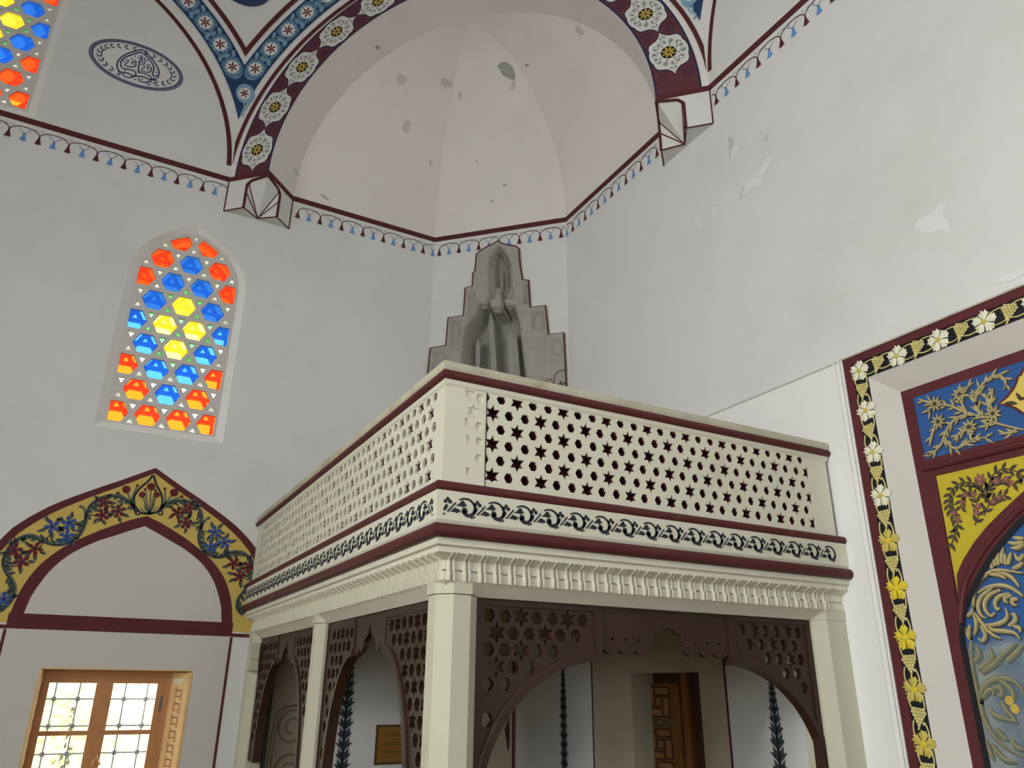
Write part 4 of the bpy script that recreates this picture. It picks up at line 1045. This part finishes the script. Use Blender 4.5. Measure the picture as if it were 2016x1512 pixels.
def rails(fr, root, rects, t=.04):
    for a0, a1, b0, b1 in rects: mb = MB(); fbox(mb, fr, a0, a1, b0, b1, -t, t, 'wood_dark'); mb.build('frame_rail', root)
# front screen
PS = Fr((0, 5.0, 0), (1, 0, 0), (0, -1, 0)); root = empty('carved_screen'); XC = 4.145
archL = catmull([(3.50, 1.803), (3.40, 1.800), (3.183, 1.752), (2.969, 1.655), (2.830, 1.555), (2.726, 1.455), (2.62, 1.30), (2.545, 1.13), (2.50, .95), (2.48, .78)], 4)
outL = [(2.43, .78), (2.43, 2.188), (3.505, 2.188)]+archL
spandrel('spandrel', PS, root, outL, archL, 2.515, 3.43, .95, 2.145, 2.617, 2.083, 10)
mir = lambda P: [(2*XC-a, b) for a, b in P]
archR = [(min(5.748, a), b) for a, b in mir(archL) if b > .95]; outRr = [(5.75, .95), (5.75, 2.188), (2*XC-3.505, 2.188)]+archR
spandrel('spandrel', PS, root, outRr, archR, 2*XC-3.43, 5.69, .95, 2.145, 5.673, 2.083, 10)
rails(PS, root, [(2.43, 2.497, .78, 2.19), (2.497, 3.44, 2.15, 2.19), (3.44, 3.505, 1.83, 2.19), (5.70, 5.75, .95, 2.19), (2*XC-3.44, 5.70, 2.15, 2.19), (2*XC-3.505, 2*XC-3.44, 1.83, 2.19)])
half = [(3.505, 2.188), (3.505, 1.885)]
for k in range(3):
    c = 3.60+k*.145
    half += [(c-.07, 1.885), (c-.055, 1.868), (c-.03, 1.855), (c, 1.852), (c+.03, 1.855), (c+.055, 1.868), (c+.07, 1.885)]
half += [(3.985, 1.895), (3.992, 1.93), (3.975, 1.945), (3.985, 1.965), (4.005, 1.97), (4.005, 2.02), (4.03, 2.022), (4.06, 2.032), (4.075, 2.05), (4.11, 2.058), (XC, 2.072)]
val = half+[(2*XC-a, b) for a, b in half[-2::-1]]
dr = [[(x+.013*math.cos(t), 1.962+.013*math.sin(t)) for t in [2*PI*j/8 for j in range(8)]] for c in (3.61, 3.735, 3.86) for x in (c, 2*XC-c)]
mb = MB(); slab(mb, PS, val, dr, .02, -.025, 'wood_dark'); mb.build('valance', root)
tag(root, 'carved dark wood screen with star lattice and arch in front of the door', 'screen')
# two side screens
SS_ = Fr((2.27, 0, 0), (0, 1, 0), (-1, 0, 0))
def side_screen(y0, y1, yc, label, ph):
    root = empty('carved_screen'); ph2 = .40
    A = catmull([(yc-ph2, 1.865), (yc-ph2-.10, 1.845), (yc-ph2-.22, 1.775), (yc-ph2-.36, 1.63), (yc-ph2-.47, 1.44), (yc-ph2-.54, 1.22), (yc-ph2-.58, 1.0), (yc-ph2-.60, .75)], 4)
    B = [(2*yc-a, b) for a, b in A]
    for arc, edge, lo, hi in ((A, y0, y0+.06, yc-ph2-.05), (B, y1, yc+ph2+.05, y1-.06)):
        spandrel('spandrel', SS_, root, [(edge, .75), (edge, 2.188), (arc[0][0], 2.188)]+arc, arc, lo, hi, .9, 2.12, lo+.11, 2.07, 10, A=.135, Rw=.115)
    rails(SS_, root, [(y0, y0+.05, .75, 2.19), (y1-.05, y1, .75, 2.19), (y0+.05, yc-ph2, 2.135, 2.19), (yc+ph2, y1-.05, 2.135, 2.19), (yc-ph2-.012, yc-ph2+.012, 1.87, 2.19), (yc+ph2-.012, yc+ph2+.012, 1.87, 2.19)], .032)
    h = [(ph2-.005, 2.188), (ph2-.005, 1.865), (.33, 1.875), (.29, 1.885), (.262, 1.945), (.24, 1.885), (.19, 1.90), (.155, 1.93), (.14, 1.98), (.10, 2.0), (.045, 2.03), (.012, 2.10)]
    v = [(yc+a, b) for a, b in h]+[(yc, 2.115)]+[(yc-a, b) for a, b in h[::-1]]
    mb = MB(); slab(mb, SS_, v, [], .022, -.025, 'wood_dark'); mb.build('valance', root)
    tag(root, label, 'screen')
side_screen(5.16, 7.86, 6.60, 'carved dark wood side screen between the thick column and the slim column', 0)
side_screen(8.10, 10.885, 9.55, 'carved dark wood side screen between the slim column and the yellow painted arch', 0)

# ------------------------------------------------------------------ under the gallery: door, painted stems, plaque
mb = MB()
def vline(fr, a, b0, b1, w=.03, m='maroon_line', h=.006): poly(mb, fr, [(a-w/2, b0), (a+w/2, b0), (a+w/2, b1), (a-w/2, b1)], h, m)
slab(mb, RW, [(6.57, .02), (9.07, .02), (9.07, 2.32), (6.57, 2.32)], [[(DOOR[0], .03), (DOOR[1], .03), (DOOR[1], DOOR[2]), (DOOR[0], DOOR[2])]], .004, .001, 'plaster_beige')
slab(mb, RW, [(8.22, .02), (8.62, .02), (8.62, 1.812), (8.22, 1.812)], [], .012, .002, 'plaster_beige')
for a in (9.077, 6.575, YW-.02): vline(RW, a, 0, 2.32)
mb.build('painted_door_surround', wall_right, fix=False)
mb = MB(); poly(mb, LW, [(4.615, .02), (XW, .02), (XW, 2.32), (4.615, 2.32)], .003, 'plaster_beige'); vline(LW, 4.60, 0, 2.32); vline(LW, XW-.03, 0, 2.32)
q = LW.ats([(991, 1424), (994, 1435), (999, 1420), (1001, 1400), (1003, 1440), (1002, 1475), (999, 1478), (997, 1460)]); poly(mb, LW, q, .006, 'maroon_line')
# beige painted panel with scrolls near the pilaster
poly(mb, LW, [(2.42, .3), (2.53, .3), (2.53, 2.1), (2.42, 2.1)], .004, 'leaf_green'); poly(mb, LW, [(2.52, .3), (2.98, .3), (2.98, 1.95), (2.52, 1.95)], .003, 'plaster_beige'); vline(LW, 2.99, .3, 2.15, .09, 'black_green')
for c in ((2.83, 1.10), (2.83, .56)):
    sp = []
    for i in range(34): t = .3+i*.33; r = .245*(1-i/44); sp.append((c[0]+r*math.cos(t)*.9, c[1]+r*math.sin(t)))
    ribbon(mb, LW, sp, .032, .006, 'scroll_taupe')
for a in (2.555, 2.60): ribbon(mb, LW, catmull([(a, .3), (a+.01, .9), (a+.05, 1.25), (a+.16, 1.36), (a+.36, 1.38)], 5), .018, .006, 'scroll_taupe')
mb.build('painted_niche_panel', wall_left, fix=False)
def stem(fr, a, z1_, z0_, s, parent, seed):
    mb = MB(); r = random.Random(seed); z = z1_; k = 0
    ribbon(mb, fr, [(a, z1_), (a, z0_)], .014, .005, 'stem_grey')
    while z > z0_:
        g = s*(.35+.65*min(1, k/7))
        for sg in (-1, 1):
            leaf(mb, fr, a, z-.5*g, PI/2-sg*.38, .95*g, .30*g, .006, 'stem_grey', 'leaf_dark'); leaf(mb, fr, a, z-.3*g, PI/2-sg*.95, .62*g, .24*g, .007, 'stem_grey', 'leaf_dark')
            if k % 2 == 0: disc(mb, fr, a+sg*.48*g, z+.02*g, .07*g, .008, 'rose_red', 6)
        leaf(mb, fr, a, z-.35*g, PI/2, .9*g, .26*g, .008, 'leaf_dark'); z -= .62*g; k += 1
    mb.build('painted_flower_stem', parent, fix=False)
stem(LW, 3.555, 2.12, .35, .21, wall_left, 1)
stem(RW, RW.at(1110, 1400)[0], RW.at(1110, 1313)[1], .35, .19, wall_right, 2)
stem(RW, RW.at(1527, 1420)[0], RW.at(1515, 1345)[1], .35, .19, wall_right, 3)
# door
dd = empty('door_1'); tag(dd, 'brown wooden door with geometric inlay and brass studs under the gallery', 'door', kind='structure')
DR = RW.off(-.28)
for a0, a1, b0, b1 in ((DOOR[0], DOOR[0]+.006, .02, DOOR[2]), (DOOR[1]-.006, DOOR[1], .02, DOOR[2]), (DOOR[0], DOOR[1], DOOR[2]-.006, DOOR[2])):
    mb = MB(); fbox(mb, RW, a0, a1, b0, b1, -.33, .003, 'plaster_beige'); mb.build('reveal', dd)
mb = MB(); fbox(mb, DR, DOOR[0]-.02, DOOR[1]+.02, .02, DOOR[2]+.02, -.12, -.06, 'wood_door_dark'); mb.build('frame', dd)
dl0, dl1 = DR.at(1336, 1400)[0], DR.at(1249, 1400)[0]; dt = DR.at(1290, 1345)[1]
mb = MB(); fbox(mb, DR, dl0, dl1, .03, dt, -.06, -.02, 'wood_door'); lf = mb.build('door_leaf', dd)
j0, j1 = DR.at(1356, 1400)[0], DR.at(1344, 1400)[0]
mb = MB(); fbox(mb, DR, j0, j1, .03, DOOR[2], -.06, .0, 'wood_door'); mb.build('jamb', dd)
DQ = DR.off(-.02)
for x0, y0_, x1, y1_ in [(770, 480, 835, 705), (860, 485, 1015, 570), (870, 610, 925, 705), (965, 610, 1030, 840), (780, 755, 935, 840), (800, 1035, 860, 1255), (890, 1025, 1045, 1105), (905, 1165, 960, 1250), (1000, 1160, 1070, 1380), (815, 1305, 965, 1390), (810, 1450, 870, 1560), (920, 1440, 1080, 1520)]:
    q0 = DQ.at(1160+x0/6.517, 1280+y0_/6.517); q1 = DQ.at(1160+x1/6.517, 1280+y1_/6.517)
    a0, a1 = sorted((q0[0], q1[0])); b0, b1 = sorted((q0[1], q1[1]))
    mb = MB(); fbox(mb, DQ, a0-.02, a1+.02, b0-.02, b1+.02, -.002, .004, 'wood_door_dark'); fbox(mb, DQ, a0, a1, b0, b1, -.001, .014, 'wood_inlay'); mb.build('inlay_block', lf)
for x, y_ in [(750, 935), (905, 925), (1050, 912)]:
    a, b = DQ.at(1160+x/6.517, 1280+y_/6.517); mb = MB(); tube(mb, [DQ.p(a, b, 0), DQ.p(a, b, .02), DQ.p(a, b, .035)], lambda t: .055*(1-.5*t), 'brass', 10); mb.build('stud', lf)
q0 = DQ.at(1160+770/6.517, 1280+870/6.517); q1 = DQ.at(1160+1050/6.517, 1280+1000/6.517)
mb = MB(); fbox(mb, DQ, min(q0[0], q1[0]), max(q0[0], q1[0]), min(q0[1], q1[1]), max(q0[1], q1[1]), 0, .008, 'brass'); mb.build('stud_plate', lf)
# plaque
root = empty('plaque'); tag(root, 'small orange brown lettered plaque on the wall under the gallery', 'plaque')
a0, a1, b0, b1 = 4.007, 4.49, .62, 1.125
mb = MB(); fbox(mb, LW, a0, a1, b0, b1, .002, .022, 'plaque_edge'); mb.build('border', root)
mb = MB(); fbox(mb, LW, a0+.03, a1-.03, b0+.03, b1-.03, .02, .026, 'plaque_board'); mb.build('board', root)
mb = MB(); rl = random.Random(4)
for z, w in ((1.01, .22), (.985, .34), (.895, .24), (.87, .34), (.785, .30), (.762, .28)):
    x = (a0+a1)/2-w/2
    while x < (a0+a1)/2+w/2:
        d = rl.uniform(.012, .035); poly(mb, LW, [(x, z-.005), (x+d, z-.005), (x+d, z+.005), (x, z+.005)], .028, 'plaque_edge'); x += d+.007
mb.build('lettering', root, fix=False)

# ------------------------------------------------------------------ prayer niche on the right wall
mih = empty('prayer_niche'); tag(mih, 'painted prayer niche with black grapevine border and blue and yellow panels', 'niche')
S = lambda o: MC+o                           # offset from the niche axis to Y
def frame_u(mb, fr, w0, w1, z0_, z1_, h0, h1, m, zb=.02):   # inverted U between two rectangles
    slab(mb, fr, [(S(-w0), zb), (S(-w1), zb), (S(-w1), z1_), (S(w1), z1_), (S(w1), zb), (S(w0), zb), (S(w0), z0_), (S(-w0), z0_)], [], h0, h1, m)
mb = MB(); frame_u(mb, RL, MHW, 2.235, 4.588, 4.512, .012, -.03, 'maroon'); mb.build('outer_red_band', mih)
mb = MB(); frame_u(mb, RL, 2.235, 2.085, 4.512, 4.335, .004, -.03, 'mihrab_black'); vine = mb.build('black_border', mih)
mb = MB()
for w, z in ((MHW+.014, 4.602), (MHW+.045, 4.602), (MHW+.10, 4.602)):
    for sg in (1, -1): fbox(mb, RL, S(sg*w)-.010, S(sg*w)+.010, .02, z-.01, 0, .02, 'plaster_bright')
fbox(mb, RL, S(-MHW-.02), S(MHW+.02), 4.590, 4.606, 0, .02, 'cream_dirty')
mb.build('white_beading', mih)
mb = MB(); hi_ = -.11; o0, o1, i0, i1 = 2.085, 4.335, 1.87, 4.136
for sg in (1, -1): mb.add([RL.p(S(sg*o0), .02, .004), RL.p(S(sg*o0), o1, .004), RL.p(S(sg*i0), i1, hi_), RL.p(S(sg*i0), .02, hi_)], [[0, 1, 2, 3]], 'mihrab_beige')
mb.add([RL.p(S(-o0), o1, .004), RL.p(S(o0), o1, .004), RL.p(S(i0), i1, hi_), RL.p(S(-i0), i1, hi_)], [[0, 1, 2, 3]], 'mihrab_beige'); mb.build('splay', mih)
MI = RL.off(hi_)
C4 = lambda pts: [(1816+x/4.725, 880+y/4.725) for x, y in pts]
arO = MI.ats([(1888, 1215)]+C4([(320, 1190), (380, 1050), (480, 890), (600, 740), (760, 580), (945, 410)]))
arO = [(S(1.735), 2.16)]+arO[1:]; z_l = arO[-1]; arO += [(S(.80), z_l[1]+.085), (S(.55), z_l[1]+.18), (S(.28), z_l[1]+.27), (S(0), z_l[1]+.37)]
arI = MI.ats([(1888, 1230)]+C4([(400, 1480), (520, 1230), (640, 1020), (780, 840), (945, 660)]))
arI = [(S(1.74), 2.10)]+arI[1:]; z_i = arI[-1]; arI += [(S(.80), z_i[1]+.10), (S(.55), z_i[1]+.20), (S(.28), z_i[1]+.29), (S(0), z_i[1]+.39)]
mirM = lambda P: P+[(2*MC-a, b) for a, b in P[-2::-1]]
fO, fI = mirM(arO), mirM(arI)
ZB = 3.385
# inner red frame with the spandrel cut out of it is built from boards
mb = MB(); frame_u(mb, MI, 1.87, 1.766, 4.136, 4.048, .0, -.012, 'maroon'); mb.build('inner_red_band', mih)
mb = MB(); fbox(mb, MI, S(-1.87), S(1.87), 1.9, 4.136, -.0225, -.0135, 'maroon'); mb.build('back_board', mih)
mb = MB(); fbox(mb, MI, S(-1.766), S(1.766), 3.474, 4.048, -.012, -.004, 'panel_blue'); bp = mb.build('blue_panel', mih)
mb = MB(); fbox(mb, MI, S(-1.766), S(1.766), 3.315, 3.474, -.012, .0, 'maroon'); mb.build('red_rail', mih)
mb = MB(); tube(mb, [MI.p(S(-1.80), 3.40, 0), MI.p(S(1.80), 3.40, 0)], .032, 'maroon_gloss', 10); mb.build('roll_moulding', mih)
mb = MB(); slab(mb, MI, [(S(-1.72), 2.2), (S(-1.70), 3.315), (S(1.70), 3.315), (S(1.72), 2.2)]+[(S(1.70), 2.2)]+[p for p in fO if p[1] > 2.2]+[(S(-1.70), 2.2)], [], -.006, -.012, 'panel_yellow'); ys = mb.build('yellow_spandrel', mih)
for sg in (1, -1):
    mb = MB(); slab(mb, MI, [(S(sg*1.766), .02), (S(sg*1.735), .02), (S(sg*1.735), 2.3), (S(sg*1.70), 3.315), (S(sg*1.766), 3.315)], [], 0, -.012, 'maroon'); mb.build('red_jamb', mih)
mb = MB(); slab(mb, MI, [(S(1.755), .02)]+fO+[(S(-1.755), .02)]+[(S(-1.742), .02)]+fI[::-1]+[(S(1.742), .02)], [], .004, -.03, 'maroon'); mb.build('arch_band', mih)
mb = MB(); arm = [(.45*a+.55*c, .45*b+.55*d) for (a, b), (c, d) in zip(catmull(fO, 2), catmull(fO, 2))]
def rs(P, k):
    L = [0]
    for p, q in zip(P, P[1:]): L.append(L[-1]+math.hypot(q[0]-p[0], q[1]-p[1]))
    out = []
    for j in range(k):
        s = L[-1]*j/(k-1); i = max(i for i in range(len(L)) if L[i] <= s+1e-9); i = min(i, len(P)-2); t = (s-L[i])/(L[i+1]-L[i]); out.append((P[i][0]+(P[i+1][0]-P[i][0])*t, P[i][1]+(P[i+1][1]-P[i][1])*t))
    return out
a1_, b1_ = rs(fO, 60), rs(fI, 60)
tube(mb, [MI.p(.45*p[0]+.55*q[0], .45*p[1]+.55*q[1], .004) for p, q in zip(a1_, b1_)], .026, 'maroon_gloss', 8); mb.build('arch_roll', mih)
mb = MB(); ribbon(mb, MI, [(S(1.752), .02), (S(1.752), 2.0)]+[(p[0], p[1]) for p in b1_[1:-1]]+[(S(-1.752), 2.0), (S(-1.752), .02)], .045, .006, 'mihrab_black'); mb.build('black_line', mih, fix=False)
NI = RL.off(-.1215)
mb = MB(); n_ = [(S(1.76), .02)]+fI+[(S(-1.76), .02)]; slab(mb, NI, n_, [], 0, -.006, 'niche_paint'); ny = mb.build('niche_painting', mih)

# gilt foliage on the panels, painted
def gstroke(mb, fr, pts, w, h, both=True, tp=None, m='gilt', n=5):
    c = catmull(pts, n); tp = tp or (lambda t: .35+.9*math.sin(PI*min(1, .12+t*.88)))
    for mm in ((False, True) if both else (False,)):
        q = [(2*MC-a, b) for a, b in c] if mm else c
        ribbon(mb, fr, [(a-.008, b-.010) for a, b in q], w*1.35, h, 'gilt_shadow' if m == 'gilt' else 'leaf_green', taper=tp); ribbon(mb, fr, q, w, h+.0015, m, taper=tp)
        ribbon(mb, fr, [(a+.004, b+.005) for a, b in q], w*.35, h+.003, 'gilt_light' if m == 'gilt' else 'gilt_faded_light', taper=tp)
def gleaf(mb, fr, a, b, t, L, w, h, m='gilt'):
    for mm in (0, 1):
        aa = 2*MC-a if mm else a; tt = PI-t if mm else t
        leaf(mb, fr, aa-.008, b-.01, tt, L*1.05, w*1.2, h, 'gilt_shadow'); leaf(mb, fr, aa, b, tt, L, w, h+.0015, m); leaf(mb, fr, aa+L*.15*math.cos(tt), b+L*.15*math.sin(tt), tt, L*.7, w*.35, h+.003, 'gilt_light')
def gilt(fr, conv, strokes, flowers, w, h, parent, seed, leaves=True, m='gilt', shifts=()):
    mb = MB(); r = random.Random(seed)
    for st in strokes:
        P = fr.ats(conv(st)); gstroke(mb, fr, P, w, h, m=m)
        for sa, sb in shifts: gstroke(mb, fr, [(a-sa, b+sb) for a, b in P], w, h, m=m)
        if leaves and len(st) > 2:
            c = catmull(P, 4)
            for i in range(2, len(c)-1, 3):
                t = math.atan2(c[i+1][1]-c[i-1][1], c[i+1][0]-c[i-1][0])
                for s in (-1, 1):
                    if r.random() < .72: gleaf(mb, fr, c[i][0], c[i][1], t+s*r.uniform(.4, .8), r.uniform(.06, .10), .022, h+.0005, m)
    for q in flowers:
        a, b = fr.at(*conv([q])[0])
        for k in range(9): t = 2*PI*k/9+.2; gleaf(mb, fr, a, b, t, .075, .024, h+.002, m)
        for mm in (a, 2*MC-a): disc(mb, fr, mm, b, .018, h+.007, 'leaf_brown', 8)
    return mb.build('gilt_foliage', parent, fix=False)
CB = lambda pts: [(1776+x/6.3, 700+y/6.3) for x, y in pts]
BPf = MI.off(-.004)
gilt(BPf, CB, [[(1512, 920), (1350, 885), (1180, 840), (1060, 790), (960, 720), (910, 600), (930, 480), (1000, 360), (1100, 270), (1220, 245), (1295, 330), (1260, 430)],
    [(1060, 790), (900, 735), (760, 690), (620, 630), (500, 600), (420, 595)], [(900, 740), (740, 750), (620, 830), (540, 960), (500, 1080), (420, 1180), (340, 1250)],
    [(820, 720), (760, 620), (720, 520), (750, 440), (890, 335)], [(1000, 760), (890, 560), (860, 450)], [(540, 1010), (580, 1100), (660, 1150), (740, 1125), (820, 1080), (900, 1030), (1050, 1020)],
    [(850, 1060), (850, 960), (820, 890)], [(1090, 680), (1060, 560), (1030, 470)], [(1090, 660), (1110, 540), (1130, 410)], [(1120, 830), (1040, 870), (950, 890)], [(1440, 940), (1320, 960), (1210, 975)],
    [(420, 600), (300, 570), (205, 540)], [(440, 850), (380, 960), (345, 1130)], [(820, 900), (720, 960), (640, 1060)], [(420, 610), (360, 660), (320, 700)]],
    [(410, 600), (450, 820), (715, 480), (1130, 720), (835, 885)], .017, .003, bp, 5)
# yellow cartouche in the middle of the blue panel
mb = MB(); ct = BPf.ats(CB([(1205, 600), (1300, 520), (1380, 420), (1425, 330), (1440, 262), (1480, 235), (1500, 190), (1512, 150)])); cb = BPf.ats(CB([(1205, 600), (1310, 615), (1420, 660), (1512, 722)]))
ct = ct+[(S(.70), 3.97), (S(.40), 3.99), (S(0), 4.02)]; cb = cb+[(S(.70), 3.56), (S(.40), 3.52), (S(0), 3.50)]
cp = ct+[(2*MC-a, b) for a, b in ct[-2::-1]]+[(2*MC-a, b) for a, b in cb[1:]]+cb[-2:0:-1]
poly(mb, BPf, cp, .004, 'cartouche_yellow'); ribbon(mb, BPf, cp, .020, .006, 'maroon', True)
for a in (.92, .80): 
    for sg in (1, -1): leaf(mb, BPf, S(sg*a), 3.72, PI/2-sg*1.2, .11, .04, .006, 'leaf_brown'); leaf(mb, BPf, S(sg*(a-.03)), 3.73, PI/2-sg*.3, .09, .035, .006, 'leaf_brown')
mb.build('cartouche', bp, fix=False)
# roses on the yellow spandrels
YSf = MI.off(-.006)
for mm in (0, 1):
    mb = MB()
    for st in [[(590, 520), (610, 380), (660, 260), (760, 205), (880, 230), (945, 290)], [(590, 520), (575, 420), (530, 360), (440, 330), (340, 345), (270, 420), (250, 500), (260, 580), (300, 650), (330, 740), (300, 820), (265, 940)], [(490, 730), (520, 640), (510, 540), (470, 450), (420, 420), (370, 480), (360, 560)], [(575, 640), (620, 540), (690, 480), (770, 450)], [(600, 440), (650, 350), (740, 310), (870, 345)]]:
        c = catmull(YSf.ats(C4(st)), 5); q = [(2*MC-a, b) for a, b in c] if mm else c
        ribbon(mb, YSf, q, .011, .003, 'leaf_brown')
        for i in range(2, len(q)-1, 3):
            t = math.atan2(q[i+1][1]-q[i-1][1], q[i+1][0]-q[i-1][0])
            for s_ in (-1, 1): leaf(mb, YSf, q[i][0], q[i][1], t+s_*.75, .072, .032, .004, 'leaf_brown')
    for x, y_, rr in [(540, 300, .042), (690, 320, .026), (780, 300, .026), (400, 445, .024), (480, 445, .024), (520, 550, .026), (505, 610, .024), (292, 615, .024), (335, 680, .024), (660, 510, .022), (830, 335, .022), (712, 470, .02), (372, 515, .02)]:
        a, b = YSf.at(*C4([(x, y_)])[0]); flower(mb, YSf, 2*MC-a if mm else a, b, rr*1.2, .005, 'rose_red', 'rose_pale', 6)
    o = mb.build('painted_roses', ys, fix=False); o['kind'] = 'stuff'
C5 = lambda pts: [(1856+x/6.3, 1050+y/6.3) for x, y in pts]
C6 = lambda pts: [(1836+x/5.772, 1250+y/5.772) for x, y in pts]
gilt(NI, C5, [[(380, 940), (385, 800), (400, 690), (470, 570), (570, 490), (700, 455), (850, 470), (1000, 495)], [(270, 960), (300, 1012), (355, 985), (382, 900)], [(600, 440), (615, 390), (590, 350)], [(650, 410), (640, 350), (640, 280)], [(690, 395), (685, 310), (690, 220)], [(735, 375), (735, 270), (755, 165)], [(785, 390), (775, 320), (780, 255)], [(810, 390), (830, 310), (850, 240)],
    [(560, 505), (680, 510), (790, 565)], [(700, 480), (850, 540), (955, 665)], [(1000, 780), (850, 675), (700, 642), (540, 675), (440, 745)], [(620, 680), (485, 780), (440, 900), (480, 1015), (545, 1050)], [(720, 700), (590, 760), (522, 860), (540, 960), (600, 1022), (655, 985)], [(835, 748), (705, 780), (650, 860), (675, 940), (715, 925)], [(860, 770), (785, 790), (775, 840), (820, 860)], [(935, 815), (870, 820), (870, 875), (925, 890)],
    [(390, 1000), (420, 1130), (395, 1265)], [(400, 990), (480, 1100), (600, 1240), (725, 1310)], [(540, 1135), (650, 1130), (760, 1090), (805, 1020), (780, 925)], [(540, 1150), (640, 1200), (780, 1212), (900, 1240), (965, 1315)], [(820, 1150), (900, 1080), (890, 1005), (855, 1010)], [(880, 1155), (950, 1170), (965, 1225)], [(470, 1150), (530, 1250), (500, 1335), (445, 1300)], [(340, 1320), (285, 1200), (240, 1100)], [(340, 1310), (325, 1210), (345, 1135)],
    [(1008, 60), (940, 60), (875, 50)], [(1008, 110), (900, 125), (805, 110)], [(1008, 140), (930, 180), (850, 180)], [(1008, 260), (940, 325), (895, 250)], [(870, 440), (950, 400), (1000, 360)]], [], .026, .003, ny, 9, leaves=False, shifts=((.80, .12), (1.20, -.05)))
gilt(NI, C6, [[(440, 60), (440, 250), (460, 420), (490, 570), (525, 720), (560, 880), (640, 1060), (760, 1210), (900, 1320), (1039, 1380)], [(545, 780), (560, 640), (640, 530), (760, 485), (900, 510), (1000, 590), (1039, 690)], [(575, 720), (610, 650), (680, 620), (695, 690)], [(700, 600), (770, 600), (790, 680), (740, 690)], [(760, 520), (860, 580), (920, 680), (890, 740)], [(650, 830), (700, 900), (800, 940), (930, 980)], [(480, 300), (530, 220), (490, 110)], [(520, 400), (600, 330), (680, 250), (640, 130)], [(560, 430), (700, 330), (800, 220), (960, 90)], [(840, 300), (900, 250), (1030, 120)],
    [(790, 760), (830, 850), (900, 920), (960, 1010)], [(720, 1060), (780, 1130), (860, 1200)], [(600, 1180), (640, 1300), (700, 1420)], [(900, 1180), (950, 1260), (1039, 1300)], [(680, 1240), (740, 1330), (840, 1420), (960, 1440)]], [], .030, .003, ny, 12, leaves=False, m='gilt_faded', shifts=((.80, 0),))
mb = MB()
for x, y_ in [(880, 745), (945, 840)]: a, b = NI.at(*C6([(x, y_)])[0]); disc(mb, NI, a, b, .034, .009, 'gold_paint', 10)
mb.build('painted_buds', ny, fix=False)

# grapevine carved in relief on the black border
def petal_flower(mat):
    mb = MB()
    for k in range(5):
        t = PI/2+2*PI*k/5; c, s = math.cos(t), math.sin(t); vs = [(0, 0, .010)]; m_ = 7
        for i in range(m_):
            u = -1+2*i/(m_-1); rr = .098-(.012 if i % 2 else 0)-.018*u*u; an = t+u*.56; vs.append((-.002, rr*math.cos(an), rr*math.sin(an)))
        vs = [(-.010 if i == 0 else -.004-(.006 if i % 2 else 0), v[1], v[2]) if i else (-.016, 0, 0) for i, v in enumerate(vs)]
        ctr = (-.020, .055*c, .055*s); vs.append(ctr); fs = []
        for i in range(1, m_): fs.append([i, i+1, m_+1])
        fs += [[0, 1, m_+1], [0, m_+1, m_]]
        mb.add(vs, fs, mat)
    tube(mb, [(-.012, 0, 0), (-.022, 0, 0), (-.026, 0, 0)], lambda t: .026*(1-.4*t), 'flower_gold' if mat == 'flower_cream' else 'flower_yellow', 7)
    return mb.mesh('vine_flower', fix=False)
def grapes():
    mb = MB()
    for row, n in enumerate((4, 5, 4, 3, 2, 1)):
        for i in range(n):
            y, z = (i-(n-1)/2)*.027, .055-row*.024; r = .0155
            mb.add([(-.030, y, z), (-.012, y+r, z), (-.012, y+r*.5, z+r*.87), (-.012, y-r*.5, z+r*.87), (-.012, y-r, z), (-.012, y-r*.5, z-r*.87), (-.012, y+r*.5, z-r*.87)], [[0, 1+k, 1+(k+1) % 6] for k in range(6)], 'grape_gold')
    mb.add([(-.006, -.07, .07), (-.006, .07, .07), (-.006, .055, -.01), (-.006, .012, -.085), (-.006, -.012, -.085), (-.006, -.055, -.01)], [[0, 1, 2, 3, 4, 5]], 'mihrab_black')
    tube(mb, [(-.010, .0, -.075), (-.012, .006, -.10)], .007, 'grape_gold', 5)
    return mb.mesh('grape_cluster', fix=False)
def tendril():
    mb = MB(); tube(mb, [(-.010, y, z) for y, z in catmull([(.045, .10), (.062, .05), (.060, 0), (.045, -.045), (.03, -.05), (.035, -.03)], 4)], .006, 'grape_gold', 5)
    tube(mb, [(-.010, y, z) for y, z in catmull([(-.04, .09), (-.062, .04), (-.064, -.02), (-.05, -.07)], 4)], .006, 'grape_gold', 5)
    return mb.mesh('tendril')
fc, fy, fg, gm, tm = petal_flower('flower_cream'), petal_flower('flower_yellow'), petal_flower('flower_gold'), grapes(), tendril()
W0 = 2.160; zc = 4.425
rr_ = random.Random(2)
def put(nm, me, y, z, rot):
    o = link(nm, me, vine, (XL-.004, y, z)); o.rotation_euler = (rot, 0, 0)
    if nm == 'vine_flower': o.scale = (1, 1.1, 1.1)
for sg in (1, -1):
    for k in range(11):
        z = zc-.40*k
        m_ = fc if z > 3.1 else (fg if k in (4, 7, 8, 10) else fy)
        if z > .1: put('vine_flower', m_, S(sg*W0), z, rr_.uniform(-.2, .2))
        if z-.2 > .1: put('grape_cluster', gm, S(sg*W0), z-.20, rr_.uniform(-.15, .15)); put('tendril', tm, S(sg*W0), z-.105, 0 if sg > 0 else PI); put('tendril', tm, S(sg*W0), z-.295, PI)
k = 1
while .40*k < 2*W0-.2:
    y = S(W0)-.40*k; put('vine_flower', fc, y, zc, rr_.uniform(-.2, .2)); k += 1
k = 0
while .40*k+.2 < 2*W0-.1:
    y = S(W0)-.40*k-.2; put('grape_cluster', gm, y, zc, .35); put('tendril', tm, y+.1, zc, PI/2); put('tendril', tm, y-.1, zc, -PI/2); k += 1
